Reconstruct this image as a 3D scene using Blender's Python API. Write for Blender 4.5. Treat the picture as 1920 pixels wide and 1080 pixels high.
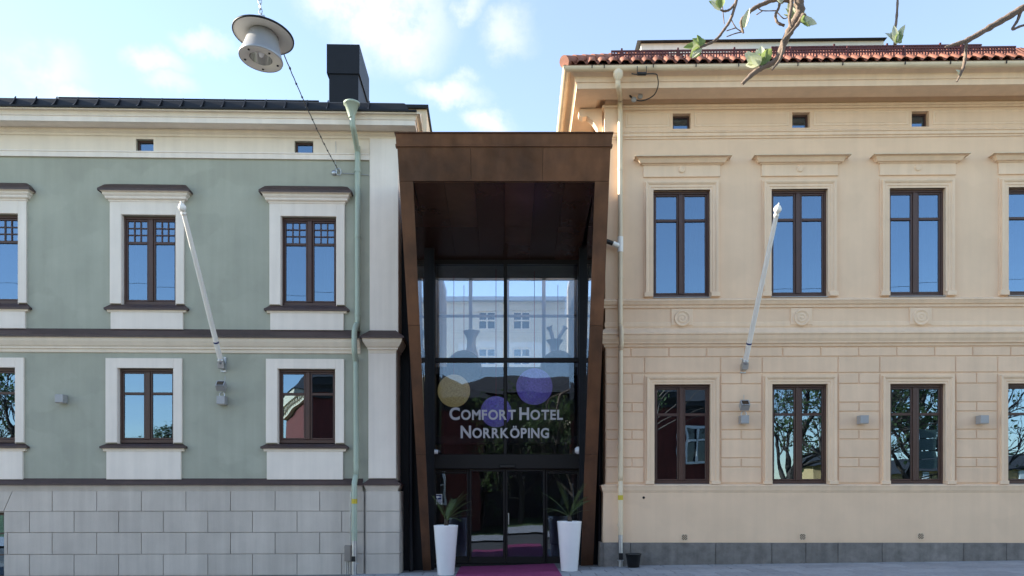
import bpy, math, random
from mathutils import Vector, Matrix, Quaternion
random.seed(7)
PI = math.pi
for o in list(bpy.data.objects):
    bpy.data.objects.remove(o)
SC = bpy.context.scene
COL = SC.collection

# ------------------------------------------------------------------ camera
F, CX, HY, D, EYE = 1408.0, 950.0, 924.0, 16.0, 1.65      # focal length, vanishing column/row (in 1920 px), distance to facade, eye height
cam = bpy.data.cameras.new('camera')
camo = bpy.data.objects.new('camera', cam); COL.objects.link(camo)
camo.location = (0, -D, EYE); camo.rotation_euler = (PI/2, 0, 0)
cam.sensor_width = 36; cam.lens = 36*F/1920
cam.shift_x = (960-CX)/1920; cam.shift_y = (HY-540)/1920
cam.clip_start = 0.05; cam.clip_end = 3000
SC.camera = camo

# ------------------------------------------------------------------ sky and sun
SUN_EL = math.radians(25)
SUN_AZ = math.radians(-82)                 # clockwise from +Y: sun stands behind the facade, to the left
w = bpy.data.worlds.new('World'); SC.world = w; w.use_nodes = True
NT = w.node_tree; NT.nodes.clear()
def N(nt, typ, **kw):
    n = nt.nodes.new(typ)
    for k, v in kw.items():
        if k == 'inp':
            for kk, vv in v.items(): n.inputs[kk].default_value = vv
        else: setattr(n, k, v)
    return n
def LK(nt, a, b): nt.links.new(a, b)
sky = N(NT, 'ShaderNodeTexSky', sky_type='NISHITA', sun_disc=False, sun_elevation=SUN_EL, sun_rotation=SUN_AZ,
        altitude=50, air_density=1.0, dust_density=.15, ozone_density=1.0)
tc = N(NT, 'ShaderNodeTexCoord')
def pix_dir(px, py):
    return Vector(((px-CX)/F, 1, (HY-py)/F)).normalized()
# clouds: a few cumulus puffs where they stand in the sky, thin scattered ones everywhere else
nz = N(NT, 'ShaderNodeTexNoise', inp={'Scale': 9.0, 'Detail': 8.0, 'Roughness': .62})
LK(NT, tc.outputs['Generated'], nz.inputs['Vector'])
nz2 = N(NT, 'ShaderNodeTexNoise', inp={'Scale': 2.6, 'Detail': 9.0, 'Roughness': .6})
LK(NT, tc.outputs['Generated'], nz2.inputs['Vector'])
warp = N(NT, 'ShaderNodeVectorMath', operation='SCALE', inp={'Scale': .10})
sub = N(NT, 'ShaderNodeVectorMath', operation='SUBTRACT', inp={1: (.5, .5, .5)})
LK(NT, nz.outputs['Color'], sub.inputs[0]); LK(NT, sub.outputs[0], warp.inputs[0])
wd = N(NT, 'ShaderNodeVectorMath', operation='ADD')
LK(NT, tc.outputs['Generated'], wd.inputs[0]); LK(NT, warp.outputs[0], wd.inputs[1])
acc = None
for (px, py, rx, rz, amp) in ((665, 5, .075, .045, 1.1), (745, 30, .07, .06, 1.1), (690, 70, .04, .03, .9), (72, 118, .045, .025, .8), (45, 100, .03, .02, .6),
                     (297, 118, .038, .016, .7), (918, 232, .032, .02, 1.0), (850, 178, .05, .016, .75), (960, 60, .03, .024, .55),
                     (890, 12, .022, .02, .6), (395, 86, .04, .012, .5), (100, 178, .06, .016, .7), (330, 165, .03, .014, .5), (880, 150, .025, .01, .5)):
    c = pix_dir(px, py)
    s = N(NT, 'ShaderNodeVectorMath', operation='SUBTRACT', inp={1: tuple(c)}); LK(NT, wd.outputs[0], s.inputs[0])
    m = N(NT, 'ShaderNodeVectorMath', operation='MULTIPLY', inp={1: (1/rx, 1/max(rx, rz), 1/rz)}); LK(NT, s.outputs[0], m.inputs[0])
    l = N(NT, 'ShaderNodeVectorMath', operation='LENGTH'); LK(NT, m.outputs[0], l.inputs[0])
    r = N(NT, 'ShaderNodeMapRange', interpolation_type='SMOOTHSTEP', inp={1: 1.25, 2: .1, 3: 0.0, 4: amp}); LK(NT, l.outputs['Value'], r.inputs[0])
    if acc is None: acc = r.outputs[0]
    else:
        x = N(NT, 'ShaderNodeMath', operation='MAXIMUM'); LK(NT, acc, x.inputs[0]); LK(NT, r.outputs[0], x.inputs[1]); acc = x.outputs[0]
thin = N(NT, 'ShaderNodeMapRange', interpolation_type='SMOOTHSTEP', inp={1: .58, 2: .85, 3: 0.0, 4: .35}); LK(NT, nz2.outputs['Fac'], thin.inputs[0])
mx = N(NT, 'ShaderNodeMath', operation='MAXIMUM'); LK(NT, acc, mx.inputs[0]); LK(NT, thin.outputs[0], mx.inputs[1])
brk = N(NT, 'ShaderNodeMapRange', inp={1: .36, 2: .58, 3: .12, 4: 1.0}); LK(NT, nz.outputs['Fac'], brk.inputs[0])
cm = N(NT, 'ShaderNodeMath', operation='MULTIPLY', use_clamp=True); LK(NT, mx.outputs[0], cm.inputs[0]); LK(NT, brk.outputs[0], cm.inputs[1])
veil = N(NT, 'ShaderNodeMix', data_type='RGBA', inp={'Factor': .22, 'B': (1.75, 1.8, 1.85, 1)}); LK(NT, sky.outputs[0], veil.inputs['A'])
cmix = N(NT, 'ShaderNodeMix', data_type='RGBA', inp={'B': (2.9, 2.92, 2.95, 1)})
LK(NT, cm.outputs[0], cmix.inputs['Factor']); LK(NT, veil.outputs['Result'], cmix.inputs['A'])
bg = N(NT, 'ShaderNodeBackground', inp={'Strength': .09})
wo = N(NT, 'ShaderNodeOutputWorld')
LK(NT, cmix.outputs['Result'], bg.inputs[0]); LK(NT, bg.outputs[0], wo.inputs[0])

sl = bpy.data.lights.new('sun', 'SUN'); sl.energy = 3.6; sl.angle = math.radians(.53); sl.color = (1, .90, .74)
so = bpy.data.objects.new('sun', sl); COL.objects.link(so)
SDIR = Vector((math.sin(SUN_AZ)*math.cos(SUN_EL), math.cos(SUN_AZ)*math.cos(SUN_EL), math.sin(SUN_EL)))
so.rotation_euler = (-SDIR).to_track_quat('-Z', 'Y').to_euler(); so.location = SDIR*60

SC.view_settings.view_transform = 'Standard'; SC.view_settings.look = 'None'
SC.view_settings.gamma = 1; SC.view_settings.use_curve_mapping = False
SC.view_settings.exposure = 2.3
SC.render.engine = 'CYCLES'
SC.cycles.use_denoising = True
SC.cycles.max_bounces = 8; SC.cycles.transparent_max_bounces = 16
SC.cycles.sample_clamp_indirect = 8

# ------------------------------------------------------------------ materials
def lin(r, g, b):
    f = lambda c: (c/255/12.92) if c/255 <= .04045 else ((c/255+.055)/1.055)**2.4
    return (f(r), f(g), f(b))
MATS = {}
def mat(name, col, rough=.7, metal=0.0, var=.0, scale=3.0, bump=0.0, bscale=60.0, patch=0.0, rand=0.0, col2=None, spec=.5, streak=0.0, coat=0.0, emit=None):
    """procedural surface: base colour, broad mottling, fine relief, per-object variation"""
    m = bpy.data.materials.new(name); m.use_nodes = True; nt = m.node_tree
    b = nt.nodes['Principled BSDF']
    b.inputs['Roughness'].default_value = rough; b.inputs['Metallic'].default_value = metal
    b.inputs['Specular IOR Level'].default_value = spec; b.inputs['Coat Weight'].default_value = coat
    cur = None
    base = N(nt, 'ShaderNodeRGB'); base.outputs[0].default_value = (*col, 1); cur = base.outputs[0]
    t = N(nt, 'ShaderNodeTexCoord')
    def mul(fac_sock, lo, hi, f0=.3, f1=.7):
        nonlocal cur
        r = N(nt, 'ShaderNodeMapRange', inp={1: f0, 2: f1, 3: lo, 4: hi}); LK(nt, fac_sock, r.inputs[0])
        x = N(nt, 'ShaderNodeVectorMath', operation='SCALE'); LK(nt, cur, x.inputs[0]); LK(nt, r.outputs[0], x.inputs['Scale']); cur = x.outputs[0]
    if col2 is not None:
        n = N(nt, 'ShaderNodeTexNoise', inp={'Scale': scale*.7, 'Detail': 5.0, 'Roughness': .6}); LK(nt, t.outputs['Object'], n.inputs['Vector'])
        r = N(nt, 'ShaderNodeMapRange', inp={1: .38, 2: .64}); LK(nt, n.outputs['Fac'], r.inputs[0])
        x = N(nt, 'ShaderNodeMix', data_type='RGBA', inp={'B': (*col2, 1)}); LK(nt, r.outputs[0], x.inputs['Factor']); LK(nt, cur, x.inputs['A']); cur = x.outputs['Result']
    if var:
        n = N(nt, 'ShaderNodeTexNoise', inp={'Scale': scale, 'Detail': 6.0, 'Roughness': .6}); LK(nt, t.outputs['Object'], n.inputs['Vector'])
        mul(n.outputs['Fac'], 1-var, 1+var)
    if patch:
        mp = N(nt, 'ShaderNodeMapping', inp={'Scale': (1, 1, 1.35)}); LK(nt, t.outputs['Object'], mp.inputs[0])
        nn = N(nt, 'ShaderNodeTexNoise', inp={'Scale': 2.5, 'Detail': 3.0}); LK(nt, t.outputs['Object'], nn.inputs['Vector'])
        ad = N(nt, 'ShaderNodeVectorMath', operation='SCALE', inp={'Scale': .5}); LK(nt, nn.outputs['Color'], ad.inputs[0])
        a2 = N(nt, 'ShaderNodeVectorMath', operation='ADD'); LK(nt, mp.outputs[0], a2.inputs[0]); LK(nt, ad.outputs[0], a2.inputs[1])
        v = N(nt, 'ShaderNodeTexVoronoi', feature='SMOOTH_F1', inp={'Scale': 1.5, 'Smoothness': .25}); LK(nt, a2.outputs[0], v.inputs['Vector'])
        sp = N(nt, 'ShaderNodeSeparateColor'); LK(nt, v.outputs['Color'], sp.inputs[0])
        mul(sp.outputs[0], 1-patch, 1+patch, 0, 1)
    if streak:
        mp = N(nt, 'ShaderNodeMapping', inp={'Scale': (6, 6, .35)}); LK(nt, t.outputs['Object'], mp.inputs[0])
        n = N(nt, 'ShaderNodeTexNoise', inp={'Scale': 1.0, 'Detail': 4.0, 'Roughness': .55}); LK(nt, mp.outputs[0], n.inputs['Vector'])
        mul(n.outputs['Fac'], 1-streak, 1+streak*.6, .35, .65)
    if rand:
        oi = N(nt, 'ShaderNodeObjectInfo'); mul(oi.outputs['Random'], 1-rand, 1+rand, 0, 1)
    LK(nt, cur, b.inputs['Base Color'])
    if bump:
        n = N(nt, 'ShaderNodeTexNoise', inp={'Scale': bscale, 'Detail': 4.0, 'Roughness': .65}); LK(nt, t.outputs['Object'], n.inputs['Vector'])
        bp = N(nt, 'ShaderNodeBump', inp={'Strength': bump, 'Distance': .01}); LK(nt, n.outputs['Fac'], bp.inputs['Height']); LK(nt, bp.outputs[0], b.inputs['Normal'])
        if var:
            r = N(nt, 'ShaderNodeMapRange', inp={1: .3, 2: .7, 3: max(0, rough-.08), 4: min(1, rough+.08)}); LK(nt, n.outputs['Fac'], r.inputs[0]); LK(nt, r.outputs[0], b.inputs['Roughness'])
    if emit:
        b.inputs['Emission Color'].default_value = (*emit[0], 1); b.inputs['Emission Strength'].default_value = emit[1]
    MATS[name] = m
    return m
def glass_mat(name, refl, tint, gcol, wav=.02):
    m = bpy.data.materials.new(name); m.use_nodes = True; nt = m.node_tree; nt.nodes.clear()
    out = N(nt, 'ShaderNodeOutputMaterial')
    fr = N(nt, 'ShaderNodeFresnel', inp={'IOR': 1.5})
    ad = N(nt, 'ShaderNodeMath', operation='ADD', use_clamp=True, inp={1: refl}); LK(nt, fr.outputs[0], ad.inputs[0])
    tr = N(nt, 'ShaderNodeBsdfTransparent', inp={'Color': (*tint, 1)})
    gl = N(nt, 'ShaderNodeBsdfGlossy', inp={'Color': (*gcol, 1), 'Roughness': .0})
    t = N(nt, 'ShaderNodeTexCoord'); n = N(nt, 'ShaderNodeTexNoise', inp={'Scale': 1.6, 'Detail': 1.0}); LK(nt, t.outputs['Object'], n.inputs['Vector'])
    bp = N(nt, 'ShaderNodeBump', inp={'Strength': 1.0, 'Distance': wav}); LK(nt, n.outputs['Fac'], bp.inputs['Height']); LK(nt, bp.outputs[0], gl.inputs['Normal'])
    mx = N(nt, 'ShaderNodeMixShader'); LK(nt, ad.outputs[0], mx.inputs[0]); LK(nt, tr.outputs[0], mx.inputs[1]); LK(nt, gl.outputs[0], mx.inputs[2])
    LK(nt, mx.outputs[0], out.inputs[0]); MATS[name] = m
    return m

M = MATS
mat('green_plaster', (.375, .38, .31), .9, var=.07, scale=1.1, patch=.055, bump=.25, bscale=45, streak=.04)
mat('white_plaster', (.82, .735, .65), .85, var=.04, scale=1.5, bump=.15, bscale=50, streak=.05)
mat('cream_trim', (.79, .685, .56), .8, var=.04, scale=2, bump=.1, bscale=60, streak=.04)
mat('brown_metal', (.060, .036, .033), .5, var=.15, scale=2.5, streak=.12)
mat('brown_frame', (.07, .032, .024), .42, var=.1, scale=6)
mat('grey_block', (.56, .50, .44), .85, var=.06, scale=2.0, bump=.3, bscale=40, streak=.08, rand=.05)
mat('grey_joint', (.36, .325, .295), .9, var=.1)
mat('black_metal', (.006, .007, .011), .5, var=.2, scale=3, spec=.3)
mat('black_roof', (.008, .009, .012), .55, var=.25, scale=5, spec=.3)
mat('dark_void', (.004, .004, .005), .8)
mat('beige_plaster', (.80, .575, .395), .88, var=.04, scale=1.2, patch=.025, bump=.2, bscale=50, streak=.025)
mat('beige_trim', (.82, .61, .43), .85, var=.04, scale=2, bump=.12, bscale=60, streak=.05)
mat('beige_block', (.795, .57, .395), .88, var=.05, scale=2, bump=.22, bscale=50, rand=.025, streak=.04)
mat('beige_joint', (.5, .35, .22), .9, var=.05)
mat('sill_zinc', (.36, .35, .36), .5, .3, var=.1)
mat('granite', (.185, .168, .155), .75, var=.25, scale=6, bump=.5, bscale=30, rand=.10, streak=.15)
mat('clay_tile', (.25, .095, .06), .75, var=.2, scale=6, bump=.2, bscale=40, rand=.22)
mat('guard_red', (.085, .014, .012), .5)
mat('beige_metal', (.72, .585, .41), .4, var=.05, scale=2, streak=.06)
mat('green_metal', (.37, .44, .36), .42, var=.05, scale=2, streak=.07)
mat('galvanised', (.45, .47, .5), .35, .8, var=.15, scale=10)
mat('white_paint', (.84, .81, .77), .4, var=.03)
mat('white_gloss', (.80, .80, .83), .25, var=.02, coat=.3)
mat('lamp_grey', (.34, .34, .35), .45, .1, var=.05)
mat('yellow_tape', (.55, .42, .03), .5)
mat('copper', (.15, .068, .034), .42, .35, var=.25, scale=1.4, bump=.08, bscale=5, rand=.14, col2=(.095, .047, .028), streak=.14)
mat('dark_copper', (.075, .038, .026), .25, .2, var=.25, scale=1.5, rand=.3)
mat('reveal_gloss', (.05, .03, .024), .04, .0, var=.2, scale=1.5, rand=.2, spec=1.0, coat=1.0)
mat('alu_dark', (.014, .012, .012), .5, .0, spec=.3)
mat('letter_grey', (.56, .55, .58), .5, .0)
mat('carpet', (.26, .03, .125), .95, var=.15, scale=12, bump=.6, bscale=220)
mat('slab', (.30, .31, .335), .85, var=.12, scale=5, bump=.3, bscale=60, rand=.12)
mat('sand_joint', (.17, .165, .165), .95, var=.2, scale=8)
mat('asphalt', (.065, .065, .067), .9, var=.2, scale=1.5, bump=.5, bscale=90)
mat('grass', (.055, .10, .028), .95, var=.35, scale=1.2, bump=.6, bscale=50)
mat('bark', (.17, .125, .095), .85, var=.25, scale=14, bump=.8, bscale=60)
mat('dark_bark', (.06, .045, .035), .9, var=.25, scale=6, bump=.5, bscale=30)
mat('red_wall', (.15, .03, .02), .85, var=.15, scale=2, streak=.2)
mat('cream_wall', (.62, .54, .40), .85, var=.05)
mat('pale_wall', (.74, .74, .69), .85, var=.04, streak=.05)
mat('ochre_wall', (.50, .33, .15), .85, var=.05)
mat('brown_boards', (.11, .095, .085), .85, var=.2, scale=2, streak=.2)
mat('roof_dark', (.045, .042, .042), .8, var=.2)
mat('window_dark', (.012, .016, .022), .06, coat=.5)
mat('interior', (.11, .10, .095), .9)
mat('interior_pale', (.22, .20, .18), .9, var=.1)
mat('curtain', (.5, .5, .5), .9, var=.05)
mat('palm_leaf', (.060, .095, .028), .5, var=.2, scale=8)
mat('soil', (.03, .022, .016), .95, var=.3, scale=20, bump=.8, bscale=60)
mat('black_plastic', (.008, .008, .009), .45)
mat('lens', (.01, .01, .012), .05, coat=1)
mat('reflector', (.62, .62, .60), .2, .7)
mat('lamp_shell', (.36, .365, .38), .35, .3, var=.04)
mat('lamp_under', (.66, .63, .58), .5, var=.05)
mat('wire', (.03, .028, .028), .6)
mat('red_cord', (.30, .02, .03), .6)
mat('violet_shade', (.17, .15, .50), .8, var=.5, scale=26, bump=.8, bscale=30, emit=((.17, .15, .62), .05))
mat('cream_shade', (.36, .32, .18), .8, var=.4, scale=26, bump=.8, bscale=30, emit=((.5, .42, .2), .05))
mat('dim_shade', (.17, .17, .12), .8, var=.2, scale=14, bump=.8, bscale=30)
mat('grey_fabric', (.55, .56, .6), .8)
mat('sticker_white', (.75, .75, .75), .5)
mat('sticker_blue', (.02, .03, .15), .5)
mat('red_plastic', (.45, .03, .02), .3)
mat('box_taupe', (.27, .235, .205), .5)
mat('sign_back', (.10, .14, .12), .5)
def leaf_mat(name, a, b):
    m = mat(name, a, .6, col2=b, scale=18, var=.15)
    nt = m.node_tree; bs = nt.nodes['Principled BSDF']; o = nt.nodes['Material Output']
    t = N(nt, 'ShaderNodeBsdfTranslucent', inp={'Color': (*b, 1)}); x = N(nt, 'ShaderNodeMixShader', inp={0: .4})
    LK(nt, bs.outputs[0], x.inputs[1]); LK(nt, t.outputs[0], x.inputs[2]); LK(nt, x.outputs[0], o.inputs[0])
leaf_mat('leaf_green', (.16, .25, .06), (.30, .38, .13))
leaf_mat('leaf_pale', (.68, .68, .54), (.60, .64, .42))
leaf_mat('leaf_far', (.07, .11, .03), (.10, .15, .05))
glass_mat('pane_glass', .27, (.42, .45, .48), (.42, .62, .86), .002)
glass_mat('shop_glass', .06, (.86, .88, .90), (.62, .75, .95), .0015)

# ------------------------------------------------------------------ mesh helpers
class MB:
    def __init__(s): s.v = []; s.f = []; s.sm = []
    def add(s, vs, fs, smooth=False):
        b = len(s.v); s.v += [tuple(v) for v in vs]
        for f in fs: s.f.append(tuple(b+i for i in f)); s.sm.append(smooth)
        return s
    def box(s, x0, x1, y0, y1, z0, z1):
        v = [(x0,y0,z0),(x1,y0,z0),(x1,y1,z0),(x0,y1,z0),(x0,y0,z1),(x1,y0,z1),(x1,y1,z1),(x0,y1,z1)]
        return s.add(v, [(0,3,2,1),(4,5,6,7),(0,1,5,4),(1,2,6,5),(2,3,7,6),(3,0,4,7)])
    def cbox(s, x0, x1, y0, y1, z0, z1, c=.01):
        """block whose outer face (at y0, towards the street) is chamfered"""
        v = [(x0,y1,z0),(x1,y1,z0),(x1,y1,z1),(x0,y1,z1),(x0,y0+c,z0),(x1,y0+c,z0),(x1,y0+c,z1),(x0,y0+c,z1),
             (x0+c,y0,z0+c),(x1-c,y0,z0+c),(x1-c,y0,z1-c),(x0+c,y0,z1-c)]
        f = [(8,9,10,11)]
        for i in range(4):
            j = (i+1) % 4
            f += [(i, j, 4+j, 4+i), (4+i, 4+j, 8+j, 8+i)]
        f.append((3,2,1,0))
        return s.add(v, f)
    def hexa(s, a, b):
        """solid between quad a (4 pts) and quad b (4 pts)"""
        v = list(a)+list(b)
        return s.add(v, [(3,2,1,0),(4,5,6,7)]+[(i,(i+1)%4,4+(i+1)%4,4+i) for i in range(4)])
    def mould(s, prof, x0, x1, left=None, right=None, y=0.0):
        """horizontal moulding; prof = [(projection, z)] from bottom to top; an end given a number is mitred and returns that far back"""
        n = len(prof); rings = []
        def ring(fx, fy): rings.append([(fx(p), fy(p), z) for p, z in prof])
        if left is not None: ring(lambda p: x0-p, lambda p: y+left)
        ring(lambda p: x0-(p if left is not None else 0), lambda p: y-p)
        ring(lambda p: x1+(p if right is not None else 0), lambda p: y-p)
        if right is not None: ring(lambda p: x1+p, lambda p: y+right)
        vs = [v for r in rings for v in r]; fs = []
        for k in range(len(rings)-1):
            for i in range(n-1):
                a = k*n+i; fs.append((a, a+n, a+n+1, a+1))
        if left is None: fs.append(tuple(range(n)))
        if right is None: fs.append(tuple(reversed(range((len(rings)-1)*n, len(rings)*n))))
        return s.add(vs, fs)
    def surround(s, x0, x1, z0, z1, prof, y=0.0):
        """window architrave on three sides; prof = [(offset outwards, projection)]"""
        rings = []
        for k in range(4):
            rings.append([((x0-o) if k < 2 else (x1+o), y-p, (z1+o) if k in (1, 2) else z0) for o, p in prof])
        n = len(prof); vs = [v for r in rings for v in r]; fs = []
        for k in range(3):
            for i in range(n-1):
                a = k*n+i; fs.append((a, a+1, a+n+1, a+n))
        fs.append(tuple(reversed(range(n)))); fs.append(tuple(range(3*n, 4*n)))
        return s.add(vs, fs)
    def ringwall(s, x0, x1, z0, z1, holes, y, depth):
        """wall sheet at y with rectangular openings that have reveals of the given depth"""
        xs = sorted({x0, x1, *[h[0] for h in holes], *[h[1] for h in holes]}); zs = sorted({z0, z1, *[h[2] for h in holes], *[h[3] for h in holes]})
        for i in range(len(xs)-1):
            for j in range(len(zs)-1):
                cx, cz = (xs[i]+xs[i+1])/2, (zs[j]+zs[j+1])/2
                if any(h[0] < cx < h[1] and h[2] < cz < h[3] for h in holes): continue
                s.add([(xs[i],y,zs[j]),(xs[i+1],y,zs[j]),(xs[i+1],y,zs[j+1]),(xs[i],y,zs[j+1])], [(0,1,2,3)])
        for a, b, c, d in holes:
            e = y+depth
            s.add([(a,y,c),(b,y,c),(b,y,d),(a,y,d),(a,e,c),(b,e,c),(b,e,d),(a,e,d)], [(0,4,5,1),(1,5,6,2),(2,6,7,3),(3,7,4,0)])
        return s
    def tube(s, pts, rad, seg=8, cap=True, smooth=True):
        pts = [Vector(p) for p in pts]; n = len(pts)
        if not hasattr(rad, '__len__'): rad = [rad]*n
        up = Vector((0, 0, 1)); prev = None; rings = []
        for i, p in enumerate(pts):
            t = (pts[min(i+1, n-1)]-pts[max(i-1, 0)])
            t = t.normalized() if t.length > 1e-9 else Vector((0, 0, 1))
            if prev is None:
                a = t.orthogonal().normalized()
            else:
                a = prev-t*prev.dot(t); a = a.normalized() if a.length > 1e-6 else t.orthogonal().normalized()
            prev = a; b = t.cross(a)
            rings.append([p+(a*math.cos(2*PI*k/seg)+b*math.sin(2*PI*k/seg))*rad[i] for k in range(seg)])
        vs = [v for r in rings for v in r]; fs = []
        for i in range(n-1):
            for k in range(seg):
                k2 = (k+1) % seg; fs.append((i*seg+k, i*seg+k2, (i+1)*seg+k2, (i+1)*seg+k))
        s.add(vs, fs, smooth)
        if cap:
            s.add(rings[0], [tuple(reversed(range(seg)))]); s.add(rings[-1], [tuple(range(seg))])
        return s
    def lathe(s, prof, seg=24, M4=None, smooth=True):
        """prof = [(r, z)] turned about z, then placed by M4"""
        M4 = M4 or Matrix.Identity(4); vs = []; n = len(prof)
        for r, z in prof:
            for k in range(seg): vs.append(M4 @ Vector((r*math.cos(2*PI*k/seg), r*math.sin(2*PI*k/seg), z)))
        fs = [(i*seg+k, i*seg+(k+1) % seg, (i+1)*seg+(k+1) % seg, (i+1)*seg+k) for i in range(n-1) for k in range(seg)]
        return s.add(vs, fs, smooth)
    def mesh(s, name, m):
        me = bpy.data.meshes.new(name); me.from_pydata(s.v, [], s.f); me.materials.append(MATS[m] if isinstance(m, str) else m)
        me.polygons.foreach_set('use_smooth', s.sm); me.update(); return me
    def build(s, name, m, parent=None, **kw): return link(name, s.mesh(name, m), parent, **kw)
def link(name, me, parent=None, loc=None, rot=None, kind=None):
    o = bpy.data.objects.new(name, me); COL.objects.link(o)
    if parent is not None: o.parent = parent
    if loc is not None: o.location = loc
    if rot is not None: o.rotation_euler = rot
    if kind: o['kind'] = kind
    return o
def tag(o, label, cat, group=None):
    o['label'] = label; o['category'] = cat
    if group: o['group'] = group
    return o
def thing(name, label, cat, loc=(0, 0, 0), rz=0.0, group=None):
    return tag(link(name, None, None, loc, (0, 0, rz)), label, cat, group)
def spline(pts, n=6):
    """Catmull-Rom through the points"""
    P = [Vector(p) for p in pts]; out = []
    for i in range(len(P)-1):
        a = P[max(i-1, 0)]; b = P[i]; c = P[i+1]; d = P[min(i+2, len(P)-1)]
        for k in range(n):
            t = k/n
            out.append(.5*((2*b)+(c-a)*t+(2*a-5*b+4*c-d)*t*t+(3*b-a-3*c+d)*t**3))
    out.append(P[-1]); return out
def lerp_list(vals, n): 
    m = len(vals)-1
    return [vals[min(int(i*m/(n-1)), m-1)]*(1-(i*m/(n-1)-min(int(i*m/(n-1)), m-1)))+vals[min(int(i*m/(n-1)), m-1)+1]*(i*m/(n-1)-min(int(i*m/(n-1)), m-1)) for i in range(n)]

class Frame:
    """upright facade plane standing on the ground at a pivot, turned a little about the vertical; local x to the right, -y to the street"""
    def __init__(s, px, py, ang): s.p = Vector((px, py)); s.a = ang; s.c = math.cos(ang); s.s = math.sin(ang)
    def inv(s, x, y): return (s.c*x+s.s*y, -s.s*x+s.c*y)
    def at(s, px, py, c=0.0):
        ox, oy = s.inv(-s.p.x, -D-s.p.y); dx, dy = s.inv((px-CX)/F, 1.0); t = (c-oy)/dy
        return ox+dx*t, EYE+(HY-py)/F*t
    def x(s, px, c=0.0): return s.at(px, 500, c)[0]
    def z(s, py, px, c=0.0): return s.at(px, py, c)[1]
    def world(s, x, y, z): return (s.p.x+s.c*x-s.s*y, s.p.y+s.s*x+s.c*y, z)
LF = Frame((750-CX)/88, 0.0, math.radians(1.5))
RF = Frame((1135-CX)/88, 0.0, math.radians(-1.1))

# ------------------------------------------------------------------ ground
GX = [(-200, -.22), (-11, -.15), (-2.2, -.05), (0, 0), (2.8, .115), (11, .24), (40, .45), (200, .6)]
def gx(x):
    for (a, za), (b, zb) in zip(GX, GX[1:]):
        if a <= x <= b: return za+(zb-za)*(x-a)/(b-a)
    return GX[0][1] if x < GX[0][0] else GX[-1][1]
def gz(x, y): return gx(x)+(.008*max(y, -16) if y < 0 else 0)
def sheet(name, m, xs, ys, dz=0.0):
    mb = MB(); vs = [(x, y, gz(x, y)+dz) for y in ys for x in xs]; n = len(xs)
    mb.add(vs, [(j*n+i, j*n+i+1, (j+1)*n+i+1, (j+1)*n+i) for j in range(len(ys)-1) for i in range(n-1)])
    return mb.build(name, m, kind='structure')
XS = [-900, -200, -60, -30, -20, -11, -8, -5, -2.2, -1, 0, 1.4, 2.8, 5, 8, 11, 15, 20, 30, 60, 200, 900]
sheet('ground', 'grass', XS, [-900, -200, -60, -30, -20, -12, -6, 0, 8, 30, 200, 900], -.16)
pave = sheet('pavement', 'sand_joint', XS[1:-1], [-4.2, -3, -2, -1, 0, 1.3], -.012)
sheet('road', 'asphalt', XS[1:-1], [-12.2, -10, -8, -6, -4.35], -.12)
mb = MB()
for a, b in zip(XS[2:-2], XS[3:-1]):
    mb.hexa([(a, -4.35, gz(a, -4.3)-.3), (b, -4.35, gz(b, -4.3)-.3), (b, -4.2, gz(b, -4.3)-.3), (a, -4.2, gz(a, -4.3)-.3)],
            [(a, -4.35, gz(a, -4.3)), (b, -4.35, gz(b, -4.3)), (b, -4.2, gz(b, -4.3)), (a, -4.2, gz(a, -4.3))])
mb.build('kerb', 'granite', kind='structure')
sheet('footpath', 'slab', XS[1:-1], [-18, -16, -14, -12.3], -.05)
sm = MB().add([], []); sm.v = []; 
sm = MB(); c = .008; h = .242
sm.add([(-h,-h,-.02),(h,-h,-.02),(h,h,-.02),(-h,h,-.02),(-h,-h,-c),(h,-h,-c),(h,h,-c),(-h,h,-c),(-h+c,-h+c,0),(h-c,-h+c,0),(h-c,h-c,0),(-h+c,h-c,0)],
       [(8,9,10,11)]+[(i,(i+1)%4,4+(i+1)%4,4+i) for i in range(4)]+[(4+i,4+(i+1)%4,8+(i+1)%4,8+i) for i in range(4)])
slab_me = sm.mesh('paving_slab', 'slab')
for r in range(6):
    for k in range(30):
        x = -3+.5*k+(.25 if r % 2 else 0); y = -.3-.5*r
        sl_ = (gx(x+.25)-gx(x-.25))/.5
        link('paving_slab', slab_me, pave, (x, y, gz(x, y)+random.uniform(-.002, .002)), (.008, -math.atan(sl_), 0))

# ------------------------------------------------------------------ windows
def pane(parent, x0, x1, z0, z1, y, g='pane_glass'):
    tx, tz = random.uniform(-.007, .007), random.uniform(-.007, .007)
    cx, cz = (x0+x1)/2, (z0+z1)/2; hx, hz = (x1-x0)/2, (z1-z0)/2
    o = MB().box(-hx, hx, 0, .006, -hz, hz).build('pane', g, parent, loc=(cx, y, cz), rot=(tx, 0, tz))
    return o
def bar(mb, x0, x1, z0, z1, y, d=.05): mb.cbox(x0, x1, y, y+d, z0, z1, .006)
def curtain(parent, x0, x1, z0, z1, y, folds):
    mb = MB(); n = folds*6; vs = []
    for z in (z0, z1):
        for i in range(n+1):
            u = i/n; vs.append((x0+(x1-x0)*u, y+.035*math.sin(u*folds*2*PI)*(1.0 if z == z0 else .7), z))
    mb.add(vs, [(i, i+1, n+2+i, n+1+i) for i in range(n)], True)
    return mb.build('curtain', 'curtain', parent)
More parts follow.
